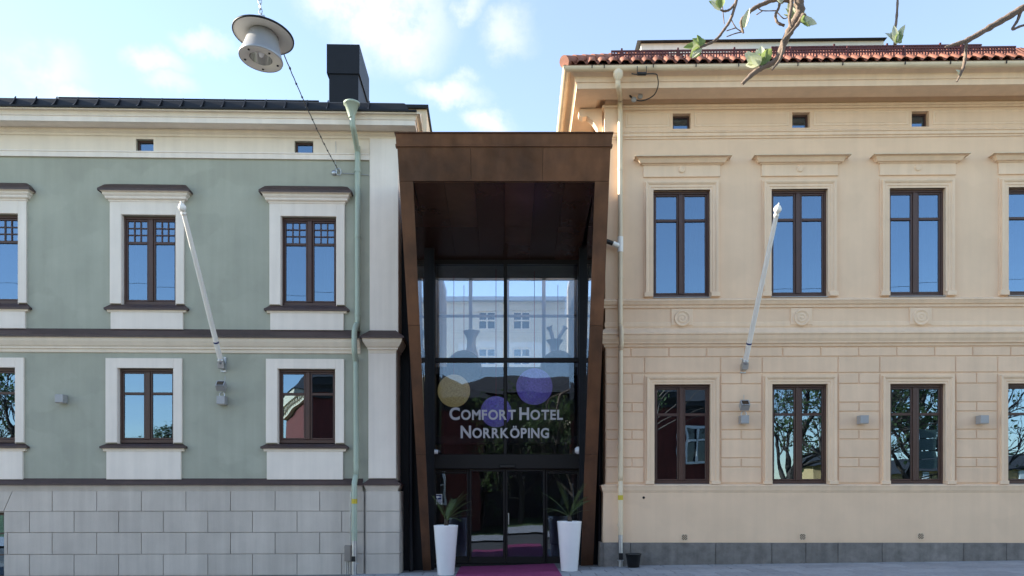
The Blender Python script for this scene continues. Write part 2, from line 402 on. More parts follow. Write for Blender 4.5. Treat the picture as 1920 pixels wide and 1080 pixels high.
def casement(parent, x0, x1, z0, z1, y, transom, grid=False, drape=None, name='window'):
    """two-leaf brown window: outer frame, mullion, two sashes with a transom, panes"""
    fw, mw, sw = .042, .10, .036
    mb = MB()
    bar(mb, x0, x0+fw, z0, z1, y, .09); bar(mb, x1-fw, x1, z0, z1, y, .09)
    bar(mb, x0+fw, x1-fw, z1-.06, z1, y+.003, .09); bar(mb, x0+fw, x1-fw, z0, z0+.075, y+.003, .09)
    win = mb.build(name, 'brown_frame', parent)
    cx = (x0+x1)/2
    MB().cbox(cx-mw/2, cx+mw/2, y-.012, y+.09, z0+.077, z1-.062, .012).build('mullion', 'brown_frame', win)
    for a, b in ((x0+fw+.002, cx-mw/2-.002), (cx+mw/2+.002, x1-fw-.002)):
        lo, hi = z0+.078, z1-.063; m2 = MB(); ys = y+.02
        bar(m2, a, a+sw, lo, hi, ys); bar(m2, b-sw, b, lo, hi, ys); bar(m2, a+sw, b-sw, lo, lo+sw, ys+.002); bar(m2, a+sw, b-sw, hi-sw, hi, ys+.002)
        tw = .055; bar(m2, a+sw, b-sw, transom-tw/2, transom+tw/2, ys-.004)
        sash = m2.build('sash', 'brown_frame', win)
        pane(win, a+sw-.008, b-sw+.008, lo+sw-.008, transom-tw/2+.006, ys+.028)
        if not grid: pane(win, a+sw-.008, b-sw+.008, transom+tw/2-.006, hi-sw+.008, ys+.028)
        else:
            gx0, gx1, gz0, gz1 = a+sw, b-sw, transom+tw/2, hi-sw; t = .026; m3 = MB()
            for k in (1, 2):
                xx = gx0+(gx1-gx0)*k/3; zz = gz0+(gz1-gz0)*k/3
                bar(m3, xx-t/2, xx+t/2, gz0, gz1, ys+.004, .04); bar(m3, gx0, gx1, zz-t/2, zz+t/2, ys+.007, .036)
            m3.build('glazing_bar', 'brown_frame', win)
            for i in range(3):
                for j in range(3):
                    pane(win, gx0+(gx1-gx0)*i/3+t/2-.004, gx0+(gx1-gx0)*(i+1)/3-t/2+.004, gz0+(gz1-gz0)*j/3+t/2-.004, gz0+(gz1-gz0)*(j+1)/3-t/2+.004, ys+.028)
    if drape:
        for a, b, f in drape: curtain(win, x0+(x1-x0)*a, x0+(x1-x0)*b, z0+.05, z1-.03, y+.28, f)
    return win
def small_window(parent, x0, x1, z0, z1, y):
    mb = MB(); f = .04
    bar(mb, x0, x0+f, z0, z1, y); bar(mb, x1-f, x1, z0, z1, y); bar(mb, x0+f, x1-f, z0, z0+f, y+.002); bar(mb, x0+f, x1-f, z1-f, z1, y+.002)
    wn = mb.build('attic_window', 'brown_frame', parent); pane(wn, x0+f-.006, x1-f+.006, z0+f-.006, z1-f+.006, y+.03)
    return wn

# ================================================================== GREEN BUILDING (left)
GB = thing('green_building', 'sage green plastered building with white window surrounds and grey block base', 'building', (LF.p.x, LF.p.y, 0), LF.a)
LX0 = -26.0
zL = lambda py, c=0.0, px=360: LF.z(py, px, c)
xL = LF.x
uw = [(xL(p[0], -.04), xL(p[1], -.04)) for p in ((-72, 33.5), (227, 329.5), (526, 631))]
gw = [(xL(p[0], -.04), xL(p[1], -.04)) for p in ((-77, 28), (219.5, 325), (520, 629))]
fwn = [(xL(256), xL(289)), (xL(553), xL(588))]
uz0, uz1 = zL(572, 0, 280), zL(402.5, -.04, 280)
gz0_, gz1_ = zL(832, 0, 270), zL(690, -.04, 270)
fz0, fz1 = zL(287, 0, 400), zL(262, -.03, 400)
bw = (xL(-75), xL(11), -.3, zL(961, -.05, 30))
EZ = zL(207, -.5)            # eaves
holes = [(a, b, uz0, uz1) for a, b in uw]+[(a, b, gz0_, gz1_) for a, b in gw]+[(a, b, fz0, fz1) for a, b in fwn]+[bw]
WX1 = xL(745)
MB().ringwall(LX0, WX1, -.4, EZ-.02, holes, 0, .16).build('wall', 'green_plaster', GB)
mb = MB(); mb.add([(WX1, .001, -.4), (WX1, 9, -.4), (WX1, 9, EZ-.02), (WX1, .001, EZ-.02)], [(0,1,2,3)])
mb.add([(LX0, 0, -.4), (LX0, 9, -.4), (LX0, 9, EZ-.02), (LX0, 0, EZ-.02)], [(3,2,1,0)]); mb.add([(LX0, 9, -.4), (WX1, 9, -.4), (WX1, 9, EZ-.02), (LX0, 9, EZ-.02)], [(3,2,1,0)])
mb.build('side_wall', 'white_plaster', GB)
mb = MB().box(LX0+.02, WX1-.02, 1.6, 1.65, -.3, EZ-.1); mb.box(LX0+.02, WX1-.02, .18, 1.6, zL(640)-.1, zL(640)+.1); mb.box(LX0+.02, WX1-.02, .18, 1.6, zL(897)-.3, zL(897)-.2)
mb.build('interior_partition', 'interior', GB)
# frieze, bands, cornice
PIL0, PIL1 = xL(693, -.07), xL(747, -.07)
MB().ringwall(LX0, PIL0-.001, zL(296, -.03), zL(250, -.03), [(a, b, fz0, fz1) for a, b in fwn], -.03, .031).build('frieze', 'cream_trim', GB)
MB().mould([(.0, zL(296, -.03)), (.045, zL(296, -.045)), (.045, zL(287, -.045)), (.06, zL(286, -.06)), (.06, zL(284, -.06)), (.03, zL(283, -.05))], LX0, PIL0-.002).build('frieze_band', 'white_plaster', GB)
cb = [(.0, zL(256)), (.05, zL(256, -.05)), (.06, zL(252, -.06)), (.11, zL(247, -.11)), (.11, zL(243, -.11)), (.14, zL(241.5, -.14))]
MB().mould(cb, LX0, PIL1-.05, right=3.0).build('bed_mould', 'cream_trim', GB)
s0 = zL(229.8, -.42)
MB().mould([(.12, s0+.012), (.36, s0+.012), (.36, s0), (.42, s0), (.42, zL(220, -.42)), (.44, zL(219, -.44)), (.44, zL(218, -.44))], LX0, WX1, right=3.0).build('corona', 'white_plaster', GB)
MB().mould([(.43, zL(218, -.44)), (.44, zL(215, -.44)), (.46, zL(211, -.46)), (.50, zL(208, -.5)), (.52, zL(207.5, -.52)), (.52, zL(205, -.52)), (.2, zL(205, -.52))], LX0, WX1, right=3.0).build('cornice_crown', 'cream_trim', GB)
# roof: black metal gutter board with ribs, dark pantiles behind
ez = zL(205, -.52)
roof = MB().mould([(.0, ez), (.56, ez), (.56, ez+.035), (.42, ez+.045), (.30, zL(189, -.30)), (.26, zL(188, -.26)), (.26, ez+.02), (.2, ez+.02)], LX0, WX1-.1, right=.5).build('roof', 'black_roof', GB)
rs = math.tan(math.radians(26)); ry = 4.2; rh = (ry+.26)*rs; zb_ = ez+.03; xe = WX1+.1
mb = MB(); mb.add([(LX0, -.26, zb_), (xe, -.26, zb_), (xe, 9, zb_), (LX0, 9, zb_), (LX0, ry, zb_+rh), (xe-ry-.26, ry, zb_+rh)], [(0, 1, 5, 4), (1, 2, 5), (2, 3, 4, 5)])
mb.build('roof_slope', 'black_roof', GB)
rp = MB(); rx = LX0+.2
rib = MB(); rib.add([(-.012,-.53,0),(.012,-.53,0),(.012,-.30,0),(-.012,-.30,0),(-.012,-.43,.1),(.012,-.43,.1),(.012,-.30,zL(189, -.30)-ez+.015),(-.012,-.30,zL(189, -.30)-ez+.015)], [(0,1,5,4),(4,5,6,7),(0,4,7,3),(1,2,6,5)])
rib_me = rib.mesh('gutter_rib', 'black_metal')
x = xL(8)-6*.43
while x < WX1-.3:
    link('gutter_rib', rib_me, roof, (x+random.uniform(-.01, .01), 0, ez+.036)); x += .4275
tb = MB(); x = LX0
while x < WX1-.35:
    tb.tube([(x, -.2, ez+.10), (x, .5, ez+.10+.7*rs)], .035, 6); x += .105
o = tb.build('roof_tiles', 'black_roof', roof); o['kind'] = 'stuff'
mb = MB(); zz = zL(186, 1.3, 300)
mb.tube([(xL(110, 1.3), 1.3, zz), (xL(598, 1.3), 1.3, zz)], .022, 6); mb.tube([(xL(110, 1.3), 1.3, zz-.09), (xL(598, 1.3), 1.3, zz-.09)], .014, 6)
x = xL(110, 1.3)
while x < xL(598, 1.3): mb.box(x, x+.02, 1.28, 1.32, zz-.4, zz); x += .9
mb.build('snow_guard', 'black_metal', GB)
# chimney housing
ch = MB(); c0, c1 = xL(617, 1.6), xL(672, 1.6); cz = zL(139, 1.6, 645)
chimney = MB().box(c0, c1, 1.6, 2.95, ez-.2, cz).build('chimney', 'black_metal', GB)
MB().box(xL(612.5, 1.57), xL(674, 1.57), 1.57, 3.02, cz, zL(83, 1.57, 645)).build('chimney_cowl', 'black_metal', chimney)
# rear gable wing
wg = MB().box(xL(750, 6), xL(800, 6), 6, 9, 8, zL(205, 6, 780)).build('rear_wing', 'cream_wall', GB)
MB().box(xL(745, 5.9), xL(803, 5.9), 5.9, 9.2, zL(205, 6, 780), zL(199, 6, 780)).build('wing_roof', 'black_roof', wg)
MB().box(xL(778, 5.96), xL(790, 5.96), 5.96, 5.999, zL(250, 6, 780), zL(214, 6, 780)).build('wing_window', 'cream_trim', wg)
# pilaster
MB().cbox(PIL0, PIL1, -.07, .0, zL(622), zL(256, -.05), .008).box(PIL1-.05, PIL1, .001, 3, zL(622), zL(256, -.05)).build('pilaster', 'white_plaster', GB)
g0, g1 = xL(690.5, -.07), xL(743, -.07)
MB().cbox(g0, g1, -.07, 0, zL(897), zL(650), .008).box(g1-.03, g1, .001, 2, zL(897), zL(650)).build('pilaster', 'white_plaster', GB)
# string course with metal flashing
def course(x0, x1, y, right=None, left=None):
    a = MB().mould([(0, zL(662, -.02)), (.03, zL(661, -.03)), (.04, zL(655, -.04)), (.07, zL(654, -.07)), (.07, zL(651, -.07)), (.10, zL(648, -.10)), (.15, zL(640, -.15)), (.17, zL(635, -.17)), (.17, zL(632, -.17)), (0, zL(631, -.17))], x0, x1, left, right, y)
    b = MB().mould([(.19, zL(632, -.19)), (.21, zL(632.5, -.2)), (.21, zL(629, -.21)), (.0, zL(619, 0)+.02), (-.01, zL(619)+.02)], x0, x1, left, right, y)
    return a, b
a, b = course(LX0, xL(676), 0); sc_ = a.build('string_course', 'cream_trim', GB); b.build('flashing', 'brown_metal', sc_)
a, b = course(xL(694, -.2), xL(742, -.07)-.02, -.05, right=2.0, left=.05); sc_ = a.build('string_course', 'cream_trim', GB); b.build('flashing', 'brown_metal', sc_)
# base ledge and blocks
def ledge(x0, x1, y, right=None, left=None):
    a = MB().mould([(.05, zL(922, -.05)), (.06, zL(921, -.06)), (.075, zL(917, -.07)), (.09, zL(914, -.09)), (.11, zL(910, -.11)), (.0, zL(909, -.11))], x0, x1, left, right, y)
    b = MB().mould([(.11, zL(909.5, -.12)), (.135, zL(910, -.13)), (.135, zL(907.5, -.13)), (.0, zL(897, 0)), (-.01, zL(897))], x0, x1, left, right, y)
    return a, b
a, b = ledge(LX0, xL(681), 0); ld = a.build('base_ledge', 'grey_block', GB); b.build('flashing', 'brown_metal', ld)
a, b = ledge(xL(692, -.15), xL(748, -.1)-.09, -.05, right=2.0, left=.05); ld = a.build('base_ledge', 'grey_block', GB); b.build('flashing', 'brown_metal', ld)
zt = zL(921, -.05); rows = [zt, zL(958.7, -.05), zL(998.5, -.05), zL(1039, -.05), zL(1079, -.05), zL(1119, -.05)]
plinth = MB().ringwall(LX0, xL(683), -.4, zt, [bw], -.05, .2).build('plinth', 'grey_joint', GB)
bwid = 83.6
for r in range(5):
    off = 98 if r % 2 == 0 else 55.5
    k = -4
    while True:
        p0, p1 = off+bwid*k, off+bwid*(k+1); k += 1
        if p0 > 676: break
        x0, x1 = xL(p0, -.07)+.006, xL(min(p1, 683), -.07)-.006
        z1, z0 = rows[r]-.004, rows[r+1]+.006
        if r == 0 and 10 < p0 < 20: continue
        if r == 0 and x0 < bw[1] and x1 > bw[1]:
            x1 = xL(98, -.07)-.006
            # block cut on a slant over the basement window
            e = .085; t = xL(24, -.07)
            MB().hexa([(bw[1]+.01, -.048, z0), (x1, -.048, z0), (x1, -.048, z1), (t, -.048, z1)], [(bw[1]+.01, -.078, z0), (x1, -.078, z0), (x1, -.078, z1), (t, -.078, z1)]).build('block', 'grey_block', plinth)
            MB().hexa([(x0-1, -.048, z0), (bw[1]-.005, -.048, z0), (t-.014, -.048, z1), (x0-1, -.048, z1)], [(x0-1, -.078, z0), (bw[1]-.005, -.078, z0), (t-.014, -.078, z1), (x0-1, -.078, z1)]).build('block', 'grey_block', plinth)
            continue
        if r == 0 and x1 < bw[1]: continue
        if r > 0:
            if x0 < bw[1]+.01 and x1 > bw[0]-.01:
                if x1 > bw[1]+.05: x0 = bw[1]+.01
                else: continue
        if x1-x0 < .04: continue
        MB().cbox(x0, x1, -.078, -.048, z0, z1, .006).build('block', 'grey_block', plinth)
pier = MB().box(xL(684, -.1), -.006, -.10, 1.6, -.4, zt-.002).build('plinth_pier', 'grey_joint', GB)
pj = xL(686.5, -.125)
for r in range(5):
    MB().cbox(pj, -.002, -.128, -.098, rows[r+1]+.005, rows[r]-.004, .006).build('block', 'grey_block', pier)
    MB().box(-.005, .012, -.094, 1.55, rows[r+1]+.005, rows[r]-.004).build('block', 'grey_block', pier)
# basement window
bwin = MB().ringwall(bw[0], bw[1], bw[2], bw[3], [(bw[0]+.06, bw[1]-.06, bw[2]+.06, bw[3]-.06)], .08, .06).build('basement_window', 'brown_frame', GB)
for k in range(3): MB().box(bw[0]+.06, bw[1]-.06, .085, .12, bw[3]-.46-.45*k, bw[3]-.43-.45*k).build('glazing_bar', 'brown_frame', bwin)
pane(bwin, bw[0]+.05, bw[1]-.05, bw[2]+.05, bw[3]-.05, .11)
# upper windows
for i, (x0, x1) in enumerate(uw):
    win = casement(GB, x0, x1, uz0+.02, uz1, .07, zL(456, .09, 280), True, [((.02, .2, 2), (.8, .98, 2)), ((.02, .14, 2), (.82, .98, 2)), ((.02, .1, 1), (.7, .98, 3))][i])
    sw = .235; so0, so1 = x0-sw, x1+(.17 if i != 0 else .17)
    so0 = x0-.235
    su = MB(); p = .045; zt_ = zL(378, -.05, 280)
    su.cbox(so0, x0, -p, 0, uz0+.02, zt_, .004); su.cbox(x1, so1, -p, 0, uz0+.02, zt_, .004); su.cbox(x0, x1, -p-.001, 0, uz1, zt_, .003)
    su.build('surround', 'white_plaster', win)
    for a, b in ((x0-.001, x0+.012), (x1-.012, x1+.001)): MB().box(a, b, -.02, .07, uz0, uz1).build('reveal', 'white_plaster', win)
    zz = lambda py, c=0.0: zL(py, c, 280)
    MB().mould([(.0, zz(378, -.06)), (.06, zz(378, -.06)), (.065, zz(374.5, -.065)), (.10, zz(373, -.1)), (.115, zz(371, -.115)), (.115, zz(368, -.12)), (.15, zz(364, -.15)), (.155, zz(361, -.155)), (.155, zz(359.5, -.16)), (.19, zz(357, -.19)), (.19, zz(355, -.19)), (0, zz(354, -.19))], so0+.045, so1-.045, 0, 0).build('hood', 'white_plaster', win)
    MB().mould([(.19, zz(356, -.2)), (.22, zz(357, -.22)), (.22, zz(353, -.22)), (.12, zz(346.5, -.12)), (0, zz(345.5, 0)+.0), (-.01, zz(345.5, 0)+.0)], so0+.045, so1-.045, 0, 0).build('hood_flashing', 'brown_metal', win)
    MB().mould([(0, zz(580, -.09)), (.10, zz(580.5, -.1)), (.10, zz(577, -.1)), (.0, zz(571, 0)), (-.07, zz(570.5, 0))], so0, so1, 0, 0).build('sill', 'brown_metal', win)
    MB().cbox(so0+.02, so1-.02, -.05, 0, zz(618), zz(584, -.05), .004).build('apron', 'white_plaster', win)
    MB().mould([(.0, zz(585, -.06)), (.06, zz(585, -.06)), (.075, zz(580, -.07)), (0, zz(580, -.07))], so0+.02, so1-.02, 0, 0).build('apron_mould', 'cream_trim', win)
# ground-floor windows
for i, (x0, x1) in enumerate(gw):
    px_ = (0, 270, 575)[i]; zz = lambda py, c=0.0: zL(py, c, 270)
    win = casement(GB, x0, x1, gz0_+.02, gz1_, .07, zL(738, .09, 270), False)
    so0, so1 = x0-.24, x1+.18; p = .045; zt_ = zL(671.5, -.045, 270)
    su = MB(); su.cbox(so0, x0, -p, 0, gz0_+.02, zt_, .004); su.cbox(x1, so1, -p, 0, gz0_+.02, zt_, .004); su.cbox(x0, x1, -p-.001, 0, gz1_, zt_, .003)
    su.build('surround', 'white_plaster', win)
    for a, b in ((x0-.001, x0+.012), (x1-.012, x1+.001)): MB().box(a, b, -.02, .07, gz0_, gz1_).build('reveal', 'white_plaster', win)
    MB().mould([(0, zz(840, -.09)), (.10, zz(840.5, -.1)), (.10, zz(837, -.1)), (.0, zz(832, 0)), (-.07, zz(831.5, 0))], so0+.0, so1, 0, 0).build('sill', 'brown_metal', win)
    MB().cbox(so0+.02, so1-.02, -.05, 0, zz(899, 0), zz(844, -.05), .004).build('apron', 'white_plaster', win)
    MB().mould([(.0, zz(846, -.06)), (.06, zz(846, -.06)), (.07, zz(840, -.07)), (0, zz(840, -.07))], so0+.02, so1-.02, 0, 0).build('apron_mould', 'cream_trim', win)
for a, b in fwn:
    wn = small_window(GB, a, b, fz0, fz1, .06)
    MB().box(a-.03, b+.01, -.055, .05, fz0-.015, fz0+.003).build('sill', 'brown_metal', wn)
# downpipe
dp = thing_part = link('downpipe', None, GB)
y0 = -.60
def pipe_pts(l): return [(xL(px, y), y, zL(py, y, 660)) for px, py, y in l]
fz = zL(193, -.62, 660); fx = xL(659.5, -.62)
MB().lathe([(.0, -.30), (.058, -.30), (.062, -.27), (.145, -.02), (.165, -.015), (.165, .02), (.15, .025), (.14, .0)], 20, Matrix.Translation((fx, -.62, fz-.02))).build('hopper', 'green_metal', dp)
pts = pipe_pts([(661, 218, -.62), (661, 234, -.60), (663, 243, -.55), (669, 275, -.20), (670.5, 286, -.13), (670.5, 300, -.12), (670.5, 597, -.12), (669, 606, -.14), (665.5, 616, -.28), (664.5, 627, -.30), (664.5, 655, -.30), (666, 668, -.22), (667, 676, -.16), (667.5, 690, -.14), (668, 880, -.14), (667, 893, -.16), (664.5, 906, -.24), (664.5, 918, -.26), (664.5, 1014, -.26)])
MB().tube(spline(pts, 3), .058, 14).build('pipe', 'green_metal', dp)
mb = MB()
for py, px, y in ((320, 670.5, -.12), (443, 670.5, -.12), (590, 670.5, -.12), (672, 667, -.17), (863, 668, -.14), (928, 664.5, -.26), (996, 664.5, -.26)):
    c = Vector((xL(px, y), y, zL(py, y, 660))); mb.tube([c-Vector((0, 0, .03)), c+Vector((0, 0, .03))], .066, 14); mb.box(c.x-.01, c.x+.01, y+.05, max(.0, y+.1), c.z-.015, c.z+.015)
mb.build('pipe_collar', 'green_metal', dp)
c = Vector((xL(664.5, -.26), -.26, zL(940, -.26, 660))); MB().tube([c-Vector((0, 0, .05)), c+Vector((0, 0, .05))], .0605, 14).build('yellow_band', 'yellow_tape', dp)
c = Vector((xL(664.5, -.26), -.26, 0)); zt_ = zL(1015, -.26, 660)
MB().tube([(c.x, c.y, zt_-.75), (c.x, c.y, zt_+.02)], .052, 14).build('lower_pipe', 'galvanised', dp)
MB().box(c.x-.052, c.x+.03, c.y-.058, c.y, zt_-.42, zt_-.31).build('cleanout', 'black_plastic', dp)
MB().tube([(c.x-.055, c.y-.02, zt_-.46), (c.x+.1, c.y-.02, zt_-.46)], .012, 6).build('hook', 'galvanised', dp)

# ================================================================== BEIGE BUILDING (right)
BB = thing('beige_building', 'beige plastered building with red clay tile roof and rusticated ground floor', 'building', (RF.p.x, RF.p.y, 0), RF.a)
RX1 = 13.0
zR = lambda py, c=0.0, px=1500: RF.z(py, px, c)
xR = RF.x
ruw = [(xR(1225+222*k+dx, -.02), xR(1331.5+221.3*k+dx, -.02)) for k, dx in enumerate((0, -.5, -1, 0))]
rgw = [(xR(1227+221*k, -.02), xR(1332+220.3*k, -.02)) for k in range(4)]
rfw = [(xR(1261.5+224*k), xR(1295+223.5*k)) for k in range(3)]
ru0, ru1 = zR(556, 0, 1500), zR(354, -.02, 1500)
rg0, rg1 = zR(908, 0, 1500), zR(720, -.02, 1500)
rf0, rf1 = zR(239.5), zR(210.5)
sofz = zR(160, -.68)
holes = [(a, b, ru0, ru1) for a, b in ruw]+[(a, b, rg0, rg1) for a, b in rgw]+[(a, b, rf0, rf1) for a, b in rfw]
WT = sofz+.25
MB().ringwall(0, RX1, zR(1020), WT, holes, 0, .16).build('wall', 'beige_plaster', BB)
mb = MB(); mb.add([(0, .001, -.4), (0, 10, -.4), (0, 10, WT), (0, .001, WT)], [(3,2,1,0)]); mb.add([(RX1, 0, -.4), (RX1, 10, -.4), (RX1, 10, WT), (RX1, 0, WT)], [(0,1,2,3)]); mb.add([(0, 10, -.4), (RX1, 10, -.4), (RX1, 10, WT), (0, 10, WT)], [(3,2,1,0)])
mb.build('side_wall', 'beige_plaster', BB)
mb = MB().box(.02, RX1-.02, 1.6, 1.65, -.3, WT); mb.box(.02, RX1-.02, .18, 1.6, zR(640)-.1, zR(640)+.1); mb.box(.02, RX1-.02, .18, 1.6, zR(908)-.3, zR(908)-.2); mb.box(.02, RX1-.02, .18, 1.6, WT-.1, WT)
mb.build('interior_partition', 'interior', BB)
# main cornice
MB().mould([(0, zR(203)), (.03, zR(203, -.03)), (.035, zR(199, -.03)), (.06, zR(198, -.06)), (.07, zR(195, -.07)), (.07, zR(193.5, -.07)), (0, zR(192))], 0, RX1, left=8).build('bed_mould', 'beige_trim', BB)
MB().mould([(.0, zR(180, -.05)), (.03, zR(180, -.03)), (.1, zR(178, -.12)), (.2, sofz), (.58, sofz), (.58, sofz-.012), (.66, sofz-.012), (.66, zR(151, -.66)), (.68, zR(150, -.68)), (.70, zR(140, -.70)), (.78, zR(131, -.78)), (.82, zR(128, -.82)), (.82, zR(125, -.82)), (.2, zR(124, -.8))], 0, RX1, left=8).build('cornice', 'beige_trim', BB)
# gutter
gzz = zR(121.5, -.9); gr = .075
gp = [(.80+gr-gr*math.cos(PI*k/8), gzz-gr*math.sin(PI*k/8)) for k in range(9)]
gp += [(.80+2*gr+.008, gzz+.008), (.80+2*gr-.008, gzz+.008)]+[(.80+gr+(gr-.008)*math.cos(PI*k/8), gzz-(gr-.008)*math.sin(PI*k/8)) for k in range(1, 8)]
gut = MB().mould(gp, 0, RX1, left=8).build('gutter', 'beige_metal', BB)
for px in (1110, 1133, 1225, 1305, 1385, 1496, 1580, 1697, 1782, 1887):
    x = xR(px, -.95); MB().box(x-.007, x+.007, -.968, -.94, gzz-.045, gzz+.012).build('gutter_bracket', 'black_metal', gut)
# frieze panels
for x0, x1 in ((xR(1172), xR(1256)),)+tuple((rfw[k][1]+.07, (rfw[k+1][0]-.07) if k < 2 else xR(1930)) for k in range(3)):
    z0, z1 = zR(236.5), zR(209)
    MB().cbox(x0, x1, -.014, .001, z0, z1, .012).build('frieze_panel', 'beige_trim', BB)
    MB().cbox(x0+.05, x1-.05, -.022, -.012, z0+.05, z1-.05, .006).build('frieze_panel', 'beige_plaster', BB)
for a, b in rfw: small_window(BB, a+.0, b-.0, rf0, rf1-.0, .12)
# corner console on the left return (scroll bracket) and corner pilaster strip
MB().box(-.02, xR(1158), -.04, 1.2, zR(255), zR(203)).build('corner_strip', 'beige_trim', BB)
cs = [(-.05, .0), (-.52, .0), (-.56, -.06), (-.55, -.14), (-.47, -.18), (-.38, -.16), (-.26, -.26), (-.16, -.42), (-.12, -.60), (-.05, -.64)]
for yy in (.12,):
    mb = MB(); n = len(cs)
    mb.add([(x, yy, sofz-.02+z) for x, z in cs]+[(x, yy+.2, sofz-.02+z) for x, z in cs], [tuple(range(n)), tuple(reversed(range(n, 2*n)))]+[(i, n+i, n+(i+1) % n, (i+1) % n) for i in range(n)])
    mb.build('console', 'beige_trim', BB)
MB().mould([(0, zR(258)), (.02, zR(258, -.02)), (.025, zR(254, -.02)), (.05, zR(253, -.05)), (.055, zR(247, -.05)), (.075, zR(246, -.07)), (.08, zR(244, -.08)), (0, zR(243))], 0, RX1, left=3).build('frieze_band', 'beige_trim', BB)
ARCH = [(0, -.05), (0, .028), (.045, .028), (.05, .042), (.10, .042), (.105, .055), (.135, .075), (.165, .078), (.165, .02), (.20, .02), (.20, 0)]
for i, (x0, x1) in enumerate(ruw):
    win = casement(BB, x0, x1, ru0, ru1, .07, zR(412, .09), False, [((.02, .1, 1), (.7, .98, 3)), ((.02, .2, 2), (.62, .98, 4)), ((.02, .3, 3), (.55, .98, 4)), ((.02, .3, 3), (.6, .98, 3))][i])
    MB().surround(x0, x1, ru0+.09, ru1, ARCH).build('surround', 'beige_trim', win)
    o0, o1 = x0-.21, x1+.21; zb = zR(330, -.02)
    MB().cbox(o0, o1, -.03, 0, zb, zR(303, -.03), .005).build('frieze', 'beige_trim', win)
    MB().mould([(0, zR(307, -.03)), (.05, zR(307, -.05)), (.06, zR(304.5, -.06)), (.10, zR(303, -.1)), (.13, zR(298, -.13)), (.155, zR(293, -.155)), (.20, zR(291, -.2)), (.20, zR(289, -.2)), (0, zR(290, -.2)), ], o0+.02, o1-.02, 0, 0).build('hood', 'beige_trim', win)
    MB().mould([(.20, zR(289.5, -.2)), (.225, zR(290, -.22)), (.225, zR(288.8, -.22)), (.0, zR(285.5, 0)-.055), (-.01, zR(285.5, 0)-.055)], o0+.02, o1-.02, 0, 0).build('hood_flashing', 'beige_metal', win)
    MB().lathe([(.0, .03), (.02, .034), (.03, .026), (.045, .034), (.06, .03), (.075, .0)], 16, Matrix.Translation(((x0+x1)/2, -.028, (zb+zR(305))/2)) @ Matrix.Rotation(PI/2, 4, 'X')).build('rosette', 'beige_trim', win)
    for a, b in ((x0-.20, x0-.012), (x1+.012, x1+.20)): MB().cbox(a, b, -.085, 0, ru0-.005, ru0+.095, .006).build('foot_block', 'beige_trim', win)
    MB().mould([(0, ru0-.02), (.035, ru0-.018), (.035, ru0-.004), (-.08, ru0+.012)], x0, x1).build('sill', 'sill_zinc', win)
# upper ledge, rosette frieze, string course
MB().mould([(0, zR(576)), (.03, zR(576, -.03)), (.035, zR(571.5, -.03)), (.07, zR(569.5, -.07)), (.10, zR(564, -.1)), (.115, zR(562.5, -.11)), (.115, zR(560.5, -.11)), (0, zR(558.5, 0))], 0, RX1, left=2).build('upper_ledge', 'beige_trim', BB)
MB().mould([(0, zR(612)), (.012, zR(611, -.01)), (.015, zR(604)), (0, zR(603))], 0, RX1, left=2).build('frieze_fillet', 'beige_trim', BB)
for k, px in enumerate((1278.5, 1502, 1725.5, 1946)):
    cx = xR(px); cz = zR(596.5); ro = MB().cbox(cx-.23, cx+.23, -.03, 0, zR(609, -.03), zR(577.5, -.03), .01).build('rosette_block', 'beige_trim', BB)
    MB().lathe([(.0, .025), (.02, .03), (.04, .012), (.05, .012), (.065, .024), (.085, .024), (.10, .008), (.13, .008), (.145, .028), (.165, .028), (.175, .0)], 28, Matrix.Translation((cx, -.028, cz)) @ Matrix.Rotation(PI/2, 4, 'X')).build('rosette', 'beige_trim', ro)
MB().mould([(0, zR(649)), (.03, zR(649, -.03)), (.04, zR(645, -.04)), (.08, zR(642.5, -.08)), (.085, zR(640, -.085)), (.12, zR(634, -.12)), (.14, zR(627, -.14)), (.165, zR(625, -.16)), (.165, zR(622.5, -.165)), (0, zR(614.5, 0))], 0, RX1, left=2).build('string_course', 'beige_trim', BB)
# rusticated blocks
rust = link('rustication', None, BB)
P = .022; J = .008
def rblock(x0, x1, z0, z1):
    if x1-x0 > .05: MB().cbox(x0+J, x1-J, -P, .001, z0+J, z1-J, .012).build('block', 'beige_block', rust)
zc0, zc1 = zR(669), zR(651)
px = 1111
while px < 1990:
    a, b = max(px, 1136), px+71.2
    if b > 1136: rblock(xR(a)+(0 if px > 1136 else -.01), xR(b), zc0, zc1)
    px += 71.2
zl0 = zR(699.5)
piers = [(0.0, xR(1161)), (xR(1161), rgw[0][0]-.215)]+[(rgw[k][1]+.215, rgw[k+1][0]-.215) for k in range(3)]
zz = [zR(p) for p in (699.5, 720, 755, 772, 806, 824, 859, 876, 908)]
for pi, (a, b) in enumerate(piers):
    rblock(a, b, zl0, zc0)
    for j in range(8):
        if j % 2 == 0:
            zt_, zb = zz[j], zz[j+1]
            if pi < 1: rblock(a, b, zb, zt_)
            else: rblock(a, (a+b)/2, zb, zt_); rblock((a+b)/2, b, zb, zt_)
        else: rblock(a, b, zz[j+1]+(.02 if j == 7 else 0), zz[j])
for i, (x0, x1) in enumerate(rgw):
    rblock(x0-.215, x1+.215, zl0, zc0)
    win = casement(BB, x0, x1, rg0, rg1, .07, zR(777, .09), False)
    MB().surround(x0, x1, rg0+.07, rg1, ARCH).build('surround', 'beige_trim', win)
    for a, b in ((x0-.20, x0-.012), (x1+.012, x1+.20)): MB().cbox(a, b, -.088, 0, rg0-.005, rg0+.075, .006).build('foot_block', 'beige_trim', win)
    MB().mould([(0, rg0-.02), (.03, rg0-.018), (.03, rg0-.004), (-.08, rg0+.012)], x0, x1).build('sill', 'sill_zinc', win)
MB().mould([(0, zR(907)), (.01, zR(907)), ], 0, RX1) 
